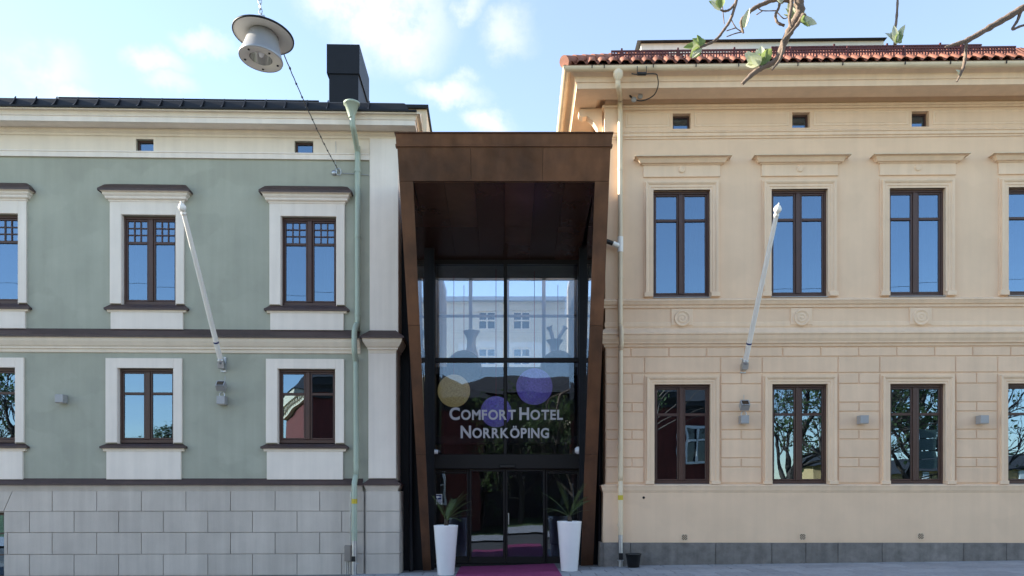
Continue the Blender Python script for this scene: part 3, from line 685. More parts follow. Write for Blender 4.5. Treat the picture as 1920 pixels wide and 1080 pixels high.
MB().mould([(.05, zR(924, -.05)), (.06, zR(922, -.06)), (.075, zR(919, -.07)), (.09, zR(913, -.09)), (.10, zR(912, -.1)), (.10, zR(910, -.1)), (0, zR(907.5))], 0, RX1, left=2).build('sill_ledge', 'beige_trim', BB)
MB().mould([(.05, zR(1019)), (.05, zR(923.5))], 0, RX1, left=2).build('base_wall', 'beige_plaster', BB)
# granite plinth slabs
gp_ = MB().mould([(.08, -.3), (.08, zR(1018.5, -.08)), (0, zR(1017))], 0, RX1, left=2).build('granite_plinth', 'granite', BB)
js = [1132, 1182, 1342, 1447, 1511, 1571, 1654, 1807, 1887, 1990]
for a, b in zip(js, js[1:]):
    x0, x1 = xR(a, -.11), xR(b, -.11)
    MB().cbox(x0+.004, x1-.004, -.115+random.uniform(-.006, .006), -.075, -.3, zR(1017.5, -.11)+random.uniform(-.004, .002), .008).build('granite_slab', 'granite', gp_)
MB().box(-.115, -.078, -.07, 1.5, -.3, zR(1017.5, -.11)).build('granite_slab', 'granite', gp_)
# vent grilles and weep hole
for px, py in ((1283.5, 1007.5), (1505, 1006.5), (1726.5, 1005.5)):
    cx, cz = RF.at(px, py, -.055); r = .075
    vg = MB().ringwall(cx-r, cx+r, cz-r, cz+r, [(cx-r+.016, cx+r-.016, cz-r+.016, cz+r-.016)], -.06, .02).build('vent_grille', 'beige_trim', BB)
    MB().box(cx-r+.01, cx+r-.01, -.0525, -.051, cz-r+.01, cz+r-.01).build('vent_opening', 'dark_void', vg)
    mb = MB(); q = r-.016
    for s in (-1, 1):
        for k in range(-2, 3):
            d = k*.045; a0 = max(-q, -q-d*s if False else -q); 
            p0 = Vector((cx-q, 0, cz-s*q+d)); p1 = Vector((cx+q, 0, cz+s*q+d))
            # clip the diagonal to the opening
            t0, t1 = 0.0, 1.0; dz = (p1-p0).z
            ta, tb_ = sorted(((cz-q-p0.z)/dz, (cz+q-p0.z)/dz)); t0, t1 = max(t0, ta), min(t1, tb_)
            if t1-t0 > .05:
                A, B_ = p0+(p1-p0)*t0, p0+(p1-p0)*t1; mb.tube([(A.x, -.056, A.z), (B_.x, -.056, B_.z)], .005, 4, smooth=False)
    mb.build('lattice', 'beige_trim', vg)
cx, cz = RF.at(1207, 933, -.05); MB().lathe([(.0, .003), (.025, .003), (.028, .0)], 12, Matrix.Translation((cx, -.05, cz)) @ Matrix.Rotation(PI/2, 4, 'X')).build('weep_hole', 'dark_void', BB)
# tiled roof
pit = math.radians(31.5); tz0 = gzz+.085; ty0 = -.93; TW, TL = .2225, .33
def tile_mesh(length, n=8):
    mb = MB(); top = []; bot = []
    for i in range(n+1):
        u = i/n; z = .034*math.sin(2*PI*u-.9)+.012*math.sin(4*PI*u-.4); top.append((TW*1.02*u, z))
    vs = []
    for y, dz in ((0, 0), (length, 0)):
        vs += [(x, y, z+.013) for x, z in top]; vs += [(x, y, z) for x, z in top]
    m = n+1; fs = []
    for i in range(n):
        fs += [(i, i+1, 2*m+i+1, 2*m+i), (m+i+1, m+i, 3*m+i, 3*m+i+1), (m+i, m+i+1, i+1, i)]
    fs += [(0, 2*m, 3*m, m), (n, m+n, 3*m+n, 2*m+n)]
    mb.add(vs, fs, True); return mb
tme = tile_mesh(.42).mesh('roof_tile', 'clay_tile')
rroof = MB(); 
RY = 5.0
def rpt(x, s, dz=0.0): return (x, ty0+s*math.cos(pit)-dz*math.sin(pit)*0, tz0+s*math.sin(pit)+dz)
smax = 6.9; xl = -.93
rroof.add([rpt(xl, 0, -.05), rpt(RX1, 0, -.05), rpt(RX1, smax, -.05), rpt(xl+smax*math.cos(pit), smax, -.05)], [(0, 1, 2, 3)])
rroof.add([(xl, ty0, tz0-.05), (xl+smax*math.cos(pit), ty0+smax*math.cos(pit), tz0+smax*math.sin(pit)-.05), (xl+smax*math.cos(pit), 10, tz0+smax*math.sin(pit)-.05), (xl, 10, tz0-.05)], [(0,1,2,3)])
rroof.add([(xl+smax*math.cos(pit), ty0+smax*math.cos(pit), tz0+smax*math.sin(pit)-.05), (RX1, ty0+smax*math.cos(pit), tz0+smax*math.sin(pit)-.05), (RX1, 10.9, tz0-.05), (xl, 10.9, tz0-.05)], [(0,1,2,3)])
roofR = rroof.build('roof', 'clay_tile', BB)
XMAX = xR(1925, -.9)
for r in range(5):
    x = xl+.03+r*TL*math.cos(pit)
    while x < XMAX:
        link('roof_tile', tme, roofR, (x, ty0+r*TL*math.cos(pit), tz0+r*TL*math.sin(pit)), (pit+.09+random.uniform(-.01, .01), 0, random.uniform(-.01, .01))); x += TW
mb = MB()
for r in range(5, 20):
    x = xl+.03+r*TL*math.cos(pit); y, z = ty0+r*TL*math.cos(pit), tz0+r*TL*math.sin(pit); nn = int((RX1-x)/TW)
    vs = []
    for s in (0, .36):
        for k in range(nn*6+1):
            vs.append((x+TW*k/6, y+s*math.cos(pit), z+s*math.sin(pit)+.03*math.sin(2*PI*k/6-.9)+(.02 if s == 0 else 0)))
    q = nn*6+1; mb.add(vs, [(i, i+1, q+i+1, q+i) for i in range(q-1)], True)
o = mb.build('upper_tiles', 'clay_tile', roofR); o['kind'] = 'stuff'
# hip tiles
hip_me = MB().tube([(0, 0, 0), (0, .36, 0)], [.12, .10], 12).mesh('hip_tile', 'clay_tile')
hd = Vector((math.cos(pit), math.cos(pit), math.sin(pit))).normalized()
for k in range(12):
    p = Vector((xl, ty0, tz0+.01))+hd*(.32*k)
    o = link('hip_tile', hip_me, roofR, p); o.rotation_euler = hd.to_track_quat('Y', 'Z').to_euler()
# snow guard
def guard(s, x0, x1, hgt, name):
    y, z = ty0+s*math.cos(pit), tz0+s*math.sin(pit)
    mb = MB(); mb.box(x0, x1, y-.015, y+.015, z+hgt-.02, z+hgt+.012); mb.box(x0, x1, y-.012, y+.012, z+hgt-.075, z+hgt-.055); mb.box(x0, x1, y-.012, y+.012, z+.02, z+.045)
    x = x0
    while x < x1: mb.box(x, x+.022, y-.011, y+.011, z-.0, z+hgt-.01); x += .058
    x = x0+.2
    while x < x1: mb.hexa([(x, y-.02, z-.03), (x+.035, y-.02, z-.03), (x+.035, y+.25, z+.1), (x, y+.25, z+.1)], [(x, y-.02, z+hgt+.05), (x+.035, y-.02, z+hgt+.05), (x+.035, y+.0, z+hgt+.05), (x, y+.0, z+hgt+.05)]); x += 1.15
    return mb.build('snow_guard', 'guard_red', BB)
guard(.42, xR(1145, -.5), XMAX, .20, 'a')
guard(1.75, xR(1445, .6), XMAX, .22, 'b')
# penthouse on the roof behind
ph = MB().box(xR(1202, 5), xR(1657, 5), 5, 8.5, 10, zR(78, 5)).build('penthouse', 'pale_wall', BB)
MB().box(xR(1195, 4.85), xR(1664, 4.85), 4.85, 8.7, zR(78, 5)+.0, zR(72, 4.85)).build('penthouse_roof', 'black_metal', ph)
# downpipe
dp = link('downpipe', None, BB)
hx, hz = RF.at(1159, 137, -.88)
MB().lathe([(0, -.16), (.05, -.16), (.055, -.13), (.10, -.06), (.10, .02), (.06, .06), (.055, .09)], 16, Matrix.Translation((hx, -.88, hz))).build('hopper', 'beige_metal', dp)
def rp_(l): return [(xR(px, y), y, RF.z(py, px, y)) for px, py, y in l]
pts = rp_([(1159, 146, -.88), (1158.5, 156, -.86), (1160, 166, -.78), (1163, 184, -.22), (1163, 193, -.14), (1163, 205, -.12), (1163, 600, -.12), (1163, 610, -.14), (1165, 617, -.22), (1165, 627, -.24), (1165, 645, -.22), (1163.5, 655, -.15), (1163.5, 668, -.13), (1163.5, 890, -.13), (1163.5, 903, -.17), (1163.5, 980, -.19), (1163.5, 1003, -.19)])
MB().tube(spline(pts, 3), .053, 14).build('pipe', 'beige_metal', dp)
mb = MB()
for py, y in ((318, -.12), (520, -.12), (760, -.13), (838, -.13), (985, -.19)):
    c = Vector((xR(1163, y), y, zR(py, y, 1163))); mb.tube([c-Vector((0, 0, .025)), c+Vector((0, 0, .025))], .06, 14)
mb.build('pipe_collar', 'beige_metal', dp)
c = Vector((xR(1163.5, -.18), -.18, zR(933, -.18, 1163))); MB().tube([c-Vector((0, 0, .05)), c+Vector((0, 0, .05))], .056, 14).build('yellow_band', 'yellow_tape', dp)
c = Vector((xR(1163.5, -.19), -.19, zR(1003, -.19, 1163)))
MB().tube([c-Vector((0, 0, .9)), c+Vector((0, 0, .01))], .047, 14).build('lower_pipe', 'galvanised', dp)
MB().box(c.x-.042, c.x+.042, c.y-.055, c.y-.02, c.z-.52, c.z-.38).build('cleanout', 'black_plastic', dp)
MB().box(c.x-.06, c.x+.06, c.y-.06, c.y+.06, c.z-.545, c.z-.525).build('clamp', 'galvanised', dp)
j = Vector((xR(1163, -.12), -.12, zR(462, -.12, 1163)))
MB().tube([j-Vector((0, 0, .12)), j+Vector((0, 0, .2))], .062, 14).tube([j, j+Vector((-.10, -.02, .03)), j+Vector((-.16, -.03, .055))], .055, 12).build('branch_joint', 'white_paint', dp)
MB().tube([j+Vector((-.15, -.03, .05)), j+Vector((-.5, -.05, .17))], .048, 12).build('branch_pipe', 'black_plastic', dp)

# ================================================================== ENTRANCE PORTAL
EP = thing('entrance_portal', 'brown copper clad portal leaning outwards around a tall glazed hotel entrance', 'entrance', (0, 0, 0))
fy = lambda z: .4-.34*z
xo = lambda z, s: (1.885+.012*z/8.17) if s > 0 else -(1.83+.17*z/8.17)
xi = lambda z, s: (1.62+.012*z/7.41) if s > 0 else -(1.655+.075*z/7.41)
ZI, ZT, YG = 7.41, 8.17, 1.2
zs = [-.1, 2.45, 4.93, ZI]
gap = .003
for s in (-1, 1):
    front = link('portal_leg', None, EP)
    for a, b in zip(zs, zs[1:]):
        a += gap; b -= gap; q = lambda z, x: (x, fy(z), z); qb = lambda z, x: (x, fy(z)+.03, z)
        A = [q(a, xo(a, s)), q(a, xi(a, s)), q(b, xi(b, s)), q(b, xo(b, s))]; B = [qb(a, xo(a, s)), qb(a, xi(a, s)), qb(b, xi(b, s)), qb(b, xo(b, s))]
        if s > 0: A = [A[1], A[0], A[3], A[2]]; B = [B[1], B[0], B[3], B[2]]
        MB().hexa(B, A).build('panel', 'copper', front)
    # inner reveal panels
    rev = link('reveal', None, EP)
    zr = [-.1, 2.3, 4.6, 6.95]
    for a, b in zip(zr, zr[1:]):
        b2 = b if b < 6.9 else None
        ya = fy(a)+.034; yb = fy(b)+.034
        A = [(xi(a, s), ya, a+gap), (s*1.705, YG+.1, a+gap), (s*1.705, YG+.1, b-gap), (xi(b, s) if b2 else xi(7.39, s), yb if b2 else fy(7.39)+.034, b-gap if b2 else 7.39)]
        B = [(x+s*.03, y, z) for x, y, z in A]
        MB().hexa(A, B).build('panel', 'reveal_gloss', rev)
    # outer cheek
    ck = MB(); A = [(xo(-.1, s), fy(-.1)+.031, -.1), (xo(-.1, s), 1.5, -.1), (xo(ZT, s), 1.5, ZT), (xo(ZT, s), fy(ZT)+.031, ZT)]
    ck.hexa(A, [(x-s*.02, y, z) for x, y, z in A]); ck.build('cheek', 'copper', EP)
    # black cladding in the gap to the neighbouring building
    x0, x1 = (LF.p.x-.3, -1.6) if s < 0 else (1.6, RF.p.x+.3)
    MB().box(x0, x1, .55, .6, -.2, 7.6).build('gap_cladding', 'black_metal', EP)
    xx = s*(2.02 if s > 0 else 2.08)
    MB().tube([(xx, .35, -.1), (xx, .35, 7.0)], .05, 10).build('gap_pipe', 'black_metal', EP)
# fascia
fas = link('fascia', None, EP)
def fpanel(x0, x1, z0, z1, t=.03, m='copper', out=0.0, x0b=None, x1b=None):
    x0b = x0 if x0b is None else x0b; x1b = x1 if x1b is None else x1b
    A = [(x0, fy(z0)-out, z0), (x1, fy(z0)-out, z0), (x1b, fy(z1)-out, z1), (x0b, fy(z1)-out, z1)]
    B = [(x, y+t, z) for x, y, z in A]
    return MB().hexa(B, A).build('panel', m, fas)
z1f = 7.955
fpanel(xo(ZI, -1), -.66, ZI+gap, z1f, x0b=xo(z1f, -1)); fpanel(-.654, .66, ZI+gap, z1f); fpanel(.666, xo(ZI, 1), ZI+gap, z1f, x1b=xo(z1f, 1))
fpanel(xo(z1f, -1)-.03, xo(z1f, 1)+.03, z1f, z1f+.035, .1, out=.03)
fpanel(xo(8, -1)-.02, xo(8, 1)+.02, z1f+.035, ZT, .12, out=-.01)
fpanel(xo(8, -1)-.04, xo(8, 1)+.04, ZT, ZT+.02, .2, m='dark_copper', out=.015)
# soffit
sof = link('soffit', None, EP)
yf, yb = fy(7.40)+.034, YG+.1; zf, zb = 7.40, 6.95
for i in range(6):
    for jx in range(2):
        u0, u1 = -1.72+3.36*i/6+.003, -1.72+3.36*(i+1)/6-.003
        t0, t1 = jx/2, (jx+1)/2; ya, yb_ = yf+(yb-yf)*t0+.003, yf+(yb-yf)*t1-.003; za, zb_ = zf+(zb-zf)*t0, zf+(zb-zf)*t1
        A = [(u0, ya, za), (u1, ya, za), (u1, yb_, zb_), (u0, yb_, zb_)]
        MB().hexa(A, [(x, y, z+.03) for x, y, z in A]).build('panel', 'dark_copper', sof)
MB().hexa([(-1.8, yf, zf+.04), (1.8, yf, zf+.04), (1.8, 1.6, zb+.05), (-1.8, 1.6, zb+.05)], [(-1.8, yf, zf+.08), (1.8, yf, zf+.08), (1.8, 1.6, zb+.09), (-1.8, 1.6, zb+.09)]).build('soffit_sun_block', 'black_metal', EP)  # unseen sheet added to stop sunlight leaking between the soffit panels
MB().hexa([(-1.95, fy(8.1)+.16, 8.06), (1.86, fy(8.1)+.16, 8.06), (1.86, 1.5, 8.0), (-1.95, 1.5, 8.0)], [(-1.95, fy(8.1)+.16, 8.12), (1.86, fy(8.1)+.16, 8.12), (1.86, 1.5, 8.06), (-1.95, 1.5, 8.06)]).build('portal_roof', 'black_metal', EP)
# glazed screen
G = Frame(0, 0, 0); xg = lambda px: G.x(px, YG); zg = lambda py: G.z(py, 950, YG)
scr = link('glazed_screen', None, EP)
ML, MC, MR = xg(813.5), xg(947.5), xg(1087)
zA, zB, zC, zD = zg(494), zg(675.5), zg(852), zg(879)
zF = gz(0, 1)
for x, w_ in ((ML, .042), (MC, .038), (MR, .042)):
    MB().cbox(x-w_, x+w_, YG-.05, YG+.08, zC, zA+.25, .008).build('mullion', 'alu_dark', scr)
MB().cbox(-1.78, 1.78, YG-.055, YG+.09, zA-.03, zA+.12, .008).build('transom', 'alu_dark', scr)
MB().cbox(-1.72, 1.72, YG-.054, YG+.08, zB-.05, zB+.05, .008).build('transom', 'alu_dark', scr)
MB().cbox(-1.70, 1.70, YG-.09, YG+.1, zD, zC, .008).build('header', 'alu_dark', scr)
for a, b in ((-1.72, ML-.055), (ML+.055, MC-.045), (MC+.045, MR-.055), (MR+.055, 1.74)):
    for c, d in ((zC, zB-.05), (zB+.05, zA-.03)):
        pane(scr, a, b, c, d, YG, 'shop_glass')
# sliding doors and sidelights
dz0 = zF+.03; d0, d1 = xg(880), xg(1022)
for x0, x1, nm in ((d0, MC-.004, 'door'), (MC+.004, d1, 'door'), (-1.67, d0-.01, 'sidelight'), (d1+.01, 1.67, 'sidelight')):
    yd = YG-.02 if nm == 'door' else YG+.03
    mb = MB(); f = .05
    bar(mb, x0, x0+f, dz0, zD-.003, yd); bar(mb, x1-f, x1, dz0, zD-.003, yd); bar(mb, x0+f, x1-f, dz0, dz0+.16, yd+.002); bar(mb, x0+f, x1-f, zD-.06, zD-.004, yd+.002)
    if nm == 'sidelight': bar(mb, (x0+f), x1-f, zD-.11, zD-.07, yd+.003)
    do = mb.build(nm, 'alu_dark', EP); pane(do, x0+f-.01, x1-f+.01, dz0+.15, zD-.05, yd+.025, 'shop_glass')
    if nm == 'door' and x0 > 0-.1: MB().tube([(x0+.07, yd-.05, zg(983)), (x0+.07, yd-.05, zg(962))], .016, 8).tube([(x0+.07, yd-.05, zg(980)), (x0+.07, yd+.01, zg(980))], .008, 6).tube([(x0+.07, yd-.05, zg(965)), (x0+.07, yd+.01, zg(965))], .008, 6).build('handle', 'galvanised', do)
MB().box(-1.68, 1.68, YG-.2, YG+.2, zF-.05, zF+.028).build('threshold', 'alu_dark', EP)
MB().cbox(xg(936), xg(966), YG-.15, YG-.095, zD+.02, zD+.09, .01).build('door_sensor', 'black_plastic', EP)
# hall behind the glass
hall = link('hall', None, EP)
MB().box(-2.1, 2.1, 1.5, 9, zF-.05, zF).build('hall_floor', 'interior', hall)
mb = MB().box(-2.05, -2.0, 1.35, 9, zF, 8.4); mb.box(2.0, 2.05, 1.35, 9, zF, 8.4); mb.build('hall_wall', 'interior_pale', hall)
MB().box(-2.0, 2.0, 8.0, 8.05, zF, 5.25).build('hall_back_wall', 'interior', hall)
MB().box(-2.0, 2.0, 1.35, 3.0, 7.08, 7.2).build('hall_ceiling', 'interior_pale', hall)
MB().box(-2.0, 2.0, 4.9, 8.0, 4.95, 5.15).build('gallery', 'interior', hall)
MB().box(-2.0, 2.0, 4.6, 4.9, 3.0, 3.2).build('beam', 'interior', hall)
gb = MB()
for x in (-1.98, -1.02, 0.02, 1.05, 1.96): gb.box(x-.05, x+.05, 5.2, 5.3, 5.15, 8.0)
gb.box(-2, 2, 5.2, 5.3, 7.66, 8.4); gb.box(-2, 2, 5.2, 5.3, 6.62, 6.68); gb.build('rear_glazing_frame', 'lamp_grey', hall)
for a, b in ((-1.93, -1.07), (-.97, -.03), (.07, 1.0), (1.1, 1.91)): pane(hall, a, b, 5.16, 7.66, 5.24, 'shop_glass')

# letters on the glass
def glyph(ch, size):
    cu = bpy.data.curves.new('letter', 'FONT'); cu.body = ch; cu.size = size; cu.extrude = .012; cu.offset = .011*size/.4; cu.resolution_u = 4
    o = bpy.data.objects.new('letter', cu); COL.objects.link(o); bpy.context.view_layer.update()
    me = bpy.data.meshes.new_from_object(o.evaluated_get(bpy.context.evaluated_depsgraph_get())); bpy.data.objects.remove(o); bpy.data.curves.remove(cu)
    me.materials.clear(); me.materials.append(M['letter_grey']); return me
LS = thing('hotel_lettering', 'grey metal letters reading COMFORT HOTEL NORRKÖPING on the glass above the doors', 'sign', (0, YG-.06, zg(821)))
zbase = zg(821)
def text_line(words, x0, x1, zb, capz):
    items = []; size = capz/.70; small = .80
    test = glyph('H', 1.0); hh = max(v.co.y for v in test.vertices); size = capz/hh
    for wi, wd_ in enumerate(words):
        for ci, ch in enumerate(wd_):
            me = glyph(ch, size*(1.0 if ci == 0 else small)); xs = [v.co.x for v in me.vertices]; items.append((me, min(xs), max(xs)))
        items.append(None)
    items.pop(); tot = sum(b-a for i in items if i for _, a, b in (i,)); ng = sum(1 for i in range(len(items)-1) if items[i] and items[i+1]); ns = sum(1 for i in items if i is None)
    gapw = (x1-x0-tot)/(ng+ns*2.9); sx = 1.0
    if gapw < .02: sx = (x1-x0-.028*(ng+ns*2.9))/tot; gapw = .028
    x = x0
    for k, it in enumerate(items):
        if it is None: x += gapw*2.9; continue
        me, a, b = it
        o = link('letter', me, LS, (x-a*sx, 0, zb-zbase), (PI/2, 0, 0)); o.scale = (sx, 1, 1); x += (b-a)*sx
        if k+1 < len(items) and items[k+1]: x += gapw
text_line(['COMFORT', 'HOTEL'], xg(843), xg(1055), zg(787), 22.5/82)
text_line(['NORRKÖPING'], xg(864), xg(1029), zg(821), 22.5/82)

# pendant globes in the hall
def globe(px, py, r_px, y, m, label):
    s = F/(D+y); cx, cz = G.at(px, py, y); r = r_px/s
    t = thing('pendant_globe', label, 'pendant lamp', (cx, y, cz-r), 0, 'globe pendants hanging in the hall')
    prof = [(r*math.sin(PI*k/16)+1e-4, r-r*math.cos(PI*k/16)) for k in range(17)]
    MB().lathe(prof, 28).build('shade', m, t)
    MB().tube([(0, 0, 2*r), (0, 0, 7.07-(cz-r))], .008, 5).build('cord', 'red_cord', t)
globe(1002, 725, 34, 2.4, 'violet_shade', 'large violet string globe hanging highest, above the word HOTEL')
globe(930, 772, 29, 2.2, 'violet_shade', 'violet string globe hanging low behind the word COMFORT')
globe(851, 733, 30.5, 2.8, 'cream_shade', 'dim cream globe hanging at the left mullion above the lettering')
globe(870, 690, 33, 3.6, 'dim_shade', 'dim olive globe behind the middle transom at the left')
globe(1046, 690, 33, 3.6, 'dim_shade', 'dim olive globe behind the middle transom at the right')
# plants and stools on the gallery
def vase(px, y, zb, h, label, kind):
    cx = G.x(px, y); t = thing('gallery_vase', label, 'vase', (cx, y, zb))
    MB().lathe([(0, 0), (.16, 0), (.20, .02), (.19, h*.35), (.12, h*.6), (.13, h*.8), (.24, h)], 18).build('body', 'grey_fabric', t)
    if kind:
        mb = MB()
        for k in range(3): a = k*2.1; mb.tube(spline([(0, 0, h*.7), (.12*math.cos(a), .05*math.sin(a), h*1.1), (.3*math.cos(a), .1*math.sin(a), h*1.5)], 4), [.05]*8+[.09], 7)
        mb.build('horn', 'grey_fabric', t)
vase(884, 4.97, 5.16, 1.0, 'slim grey vase on the gallery left of the centre mullion', False)
vase(1040, 5.0, 5.16, .75, 'horned grey vase on the gallery nearest the right mullion', True)

# ------------------------------------------------------------------ forecourt things
def planter(px, label):
    y = -.62; cx, _ = G.at(px, 1000, y); gzv = gz(cx, y)+.002
    t = thing('planter', label, 'planter', (cx, y, gzv), 0, 'tall white planters beside the doors'); H = 1.02
    MB().lathe([(0, 0), (.165, 0), (.172, .012), (.248, H-.03), (.252, H-.012), (.248, H), (.232, H), (.225, H-.05), (.215, H-.12)], 40).build('pot', 'white_gloss', t)
    MB().lathe([(0, H-.07), (.222, H-.075)], 24).build('soil', 'soil', t)
    return cx, y, gzv+H-.07
def palm(base, label, seed, lean):
    rnd = random.Random(seed); t = thing('potted_palm', label, 'palm', base)
    MB().tube([(0, 0, -.02), (.01, 0, .10), (0, .01, .2)], [.05, .045, .03], 8).build('stem', 'dark_bark', t)
    for k in range(13):
        a = rnd.uniform(0, 2*PI); el = rnd.uniform(.35, 1.4); L = rnd.uniform(.42, .78); mb = MB()
        d = Vector((math.cos(a)*math.cos(el)+lean*.25, math.sin(a)*math.cos(el), math.sin(el))).normalized()
        pts = []; p = Vector((0, 0, .15)); v = d.copy()
        for i in range(9): pts.append(p.copy()); p = p+v*(L/8); v = (v+Vector((0, 0, -.085))).normalized()
        mb.tube(pts, [.007*(1-.8*i/8) for i in range(9)], 4)
        side = v.cross(Vector((0, 0, 1))).normalized()
        for i in range(2, 9):
            for u in (0, .5):
                if i == 8 and u: continue
                q = pts[i].lerp(pts[min(i+1, 8)], u); tdir = (pts[i]-pts[i-1]).normalized()
                for sgn in (-1, 1):
                    ll = .15*(1-.55*abs(i-5)/5)*rnd.uniform(.8, 1.1); dd = (side*sgn*.62+tdir*.75+Vector((0, 0, -.05))).normalized(); wv = tdir.cross(dd).normalized().cross(dd)*.0045
                    mb.add([q-wv, q+wv, q+dd*ll*.6+wv*.8, q+dd*ll, q+dd*ll*.6-wv*.8], [(0, 1, 2, 3, 4)])
        mb.build('frond', 'palm_leaf', t)
b1 = planter(836, 'tall white tapered planter left of the magenta carpet')
b2 = planter(1067.5, 'tall white tapered planter right of the magenta carpet')
palm(b1, 'small palm in the left white planter', 3, .5)
palm(b2, 'small palm in the right white planter', 11, 0)
mb = MB(); c0, c1 = -1.03, 1.07
for a, b in zip([-5, -3.5, -2, -1, 0, .95], [-3.5, -2, -1, 0, .95]):
    n = 8
    for i in range(n):
        xa, xb = c0+(c1-c0)*i/n, c0+(c1-c0)*(i+1)/n
        mb.hexa([(xa, a, gz(xa, a)), (xb, a, gz(xb, a)), (xb, b, gz(xb, b)), (xa, b, gz(xa, b))], [(xa, a, gz(xa, a)+.012), (xb, a, gz(xb, a)+.012), (xb, b, gz(xb, b)+.012), (xa, b, gz(xa, b)+.012)])
tag(mb.build('carpet', 'carpet'), 'magenta entrance carpet laid in front of the glass doors', 'carpet')
bx, _ = G.at(1187.5, 1060, -.42); bz = gz(bx, -.42)
t = thing('bucket', 'black plastic bucket on the pavement beside the beige downpipe', 'bucket', (bx, -.42, bz))
MB().lathe([(0, .003), (.115, .003), (.12, .01), (.155, .26), (.17, .262), (.17, .285), (.155, .288), (.148, .28), (.118, .02), (0, .02)], 28).build('body', 'black_plastic', t)
MB().tube([(.16*math.cos(a), .16*math.sin(a), .272-.0*a) for a in [PI*k/12+.1 for k in range(12)]], .005, 5).build('handle', 'wire', t)

# flagpoles
def flagpole(fr, px, py, tx, label):
    x, z = fr.at(px, py, -.05); w0 = Vector(fr.world(x, -.0, z)); tip = Vector(fr.world(x+tx, -2.1, z+2.42))
    t = thing('flagpole', label, 'flagpole', w0, fr.a, 'flagpoles on the facades')
    inv = Matrix.Rotation(-fr.a, 3, 'Z'); e = inv @ (tip-w0); b = Vector((0, -.13, -.0)); d = (e-b).normalized()
    MB().tube([b, b+d*.35, b+(e-b)*.5, e], [.055, .054, .049, .040], 16).build('pole', 'white_paint', t)
    q = d.to_track_quat('Z', 'Y').to_matrix().to_4x4(); q.translation = e
    MB().lathe([(0, -.02), (.047, -.02), (.047, .02), (.03, .03), (.055, .06), (.072, .10), (.068, .13), (.045, .165), (.015, .195), (.012, .22), (0, .225)], 18, q).build('finial', 'white_paint', t)
    mb = MB(); mb.box(-.06, .06, -.02, .0, -.16, .16)
    mb.hexa([(-.055, -.02, -.11), (.055, -.02, -.11), (.055, -.02, .02), (-.055, -.02, .02)], [(-.065, -.17, -.1), (.065, -.17, -.1), (.065, -.21, .02), (-.065, -.21, .02)])
    br = mb.build('bracket', 'galvanised', t)
    q2 = q.copy(); q2.translation = b-d*.02; MB().lathe([(0, 0), (.068, 0), (.068, .14), (.057, .145)], 16, q2).build('socket', 'galvanised', br)
    for sx in (-.04, .04):
        for sz in (-.14, .14): MB().lathe([(0, .012), (.014, .012), (.016, 0)], 8, Matrix.Translation((sx, -.02, sz)) @ Matrix.Rotation(PI/2, 4, 'X')).build('bolt', 'sticker_white', br)
    q3 = q.copy(); q3.translation = b+d*.5; MB().lathe([(.0545, -.018), (.0555, -.018), (.0555, .018), (.0545, .018)], 16, q3).build('blue_mark', 'sticker_blue', t)
    pp = b+d*.3; side = Vector((.06, -.03, 0))
    MB().tube([b+d*.25+Vector((.0, -.058, .04)), e*.97+b*.03+Vector((0, -.045, .03))], .006, 5).build('halyard', 'sticker_white', t)
flagpole(LF, 418, 683, 0.0, 'white flagpole slanting out from the green wall between the windows')
flagpole(RF, 1394, 685, 0.0, 'white flagpole slanting out from the beige rusticated wall')

# wall lamps
def cube_lamp(fr, px, py, label, y, spot=False):
    x, z = fr.at(px, py, y-.1); w0 = fr.world(x, y, z)
    t = thing('flagpole_spotlight' if spot else 'wall_lamp', label, 'spotlight' if spot else 'wall lamp', w0, fr.a, None if spot else 'grey cube lamps on the facades')
    h = .085
    bm = MB(); bm.cbox(-h, h, -.20, -.02, -h, h, .008); bm.box(-.05, .05, -.02, 0, -.05, .05); bm.build('housing', 'lamp_grey', t)
    MB().box(-h+.02, h-.02, -.18, -.04, -h-.006, -h-.001).build('lens', 'lamp_under', t)
    if spot:
        bb = MB().tube([(-.05, -.1, h), (-.05, -.1, h+.06), (-.02, -.1, h+.09)], .012, 6).tube([(.05, -.1, h), (.05, -.1, h+.06), (.02, -.1, h+.09)], .012, 6).build('yoke', 'galvanised', t)
        o = MB().ringwall(-.09, .09, -.08, .08, [(-.07, .07, -.06, .06)], -.16, .03).box(-.089, .089, -.13, .0, -.079, .079).build('floodlight', 'lamp_grey', t, loc=(0, -.10, h+.16), rot=(-.75, 0, 0))
        MB().box(-.07, .07, -.152, -.135, -.06, .06).build('floodlight_lens', 'lens', o)
        MB().tube([(.03, -.01, h+.1), (.03, -.008, h+.45)], .005, 5).build('cable', 'galvanised', t)
cube_lamp(LF, 115, 748, 'grey cube lamp on the green wall between the two left lower windows', 0)
cube_lamp(RF, 1617.5, 787, 'grey cube lamp on the beige pier right of the flagpole', -.03)
cube_lamp(RF, 1841.5, 787, 'grey cube lamp on the beige pier nearest the right edge', -.03)
cube_lamp(LF, 416.5, 751, 'grey spotlight over a cube lamp below the flagpole on the green wall', 0, True)
cube_lamp(RF, 1394.5, 787, 'grey spotlight over a cube lamp below the flagpole on the beige wall', -.03, True)

# electric box on the left base
ex, ezz = LF.at(653.5, 1037, -.12); w0 = LF.world(ex, -.128, ezz)
t = thing('utility_box', 'taupe electrical box beside the foot of the green downpipe', 'utility box', w0, LF.a)
MB().cbox(-.072, .066, -.10, .05, -.165, .165, .008).build('housing', 'box_taupe', t)
mb = MB()
for x in (-.045, -.005, .04): mb.tube([(x, -.03, -.16), (x, -.03, -1.0)], .012, 6)
mb.build('conduit', 'galvanised', t)
MB().tube([(.04, 0, .16), (.04, -.0, 1.05), (.055, .0, 1.30)], .012, 6).build('riser_cable', 'galvanised', t)

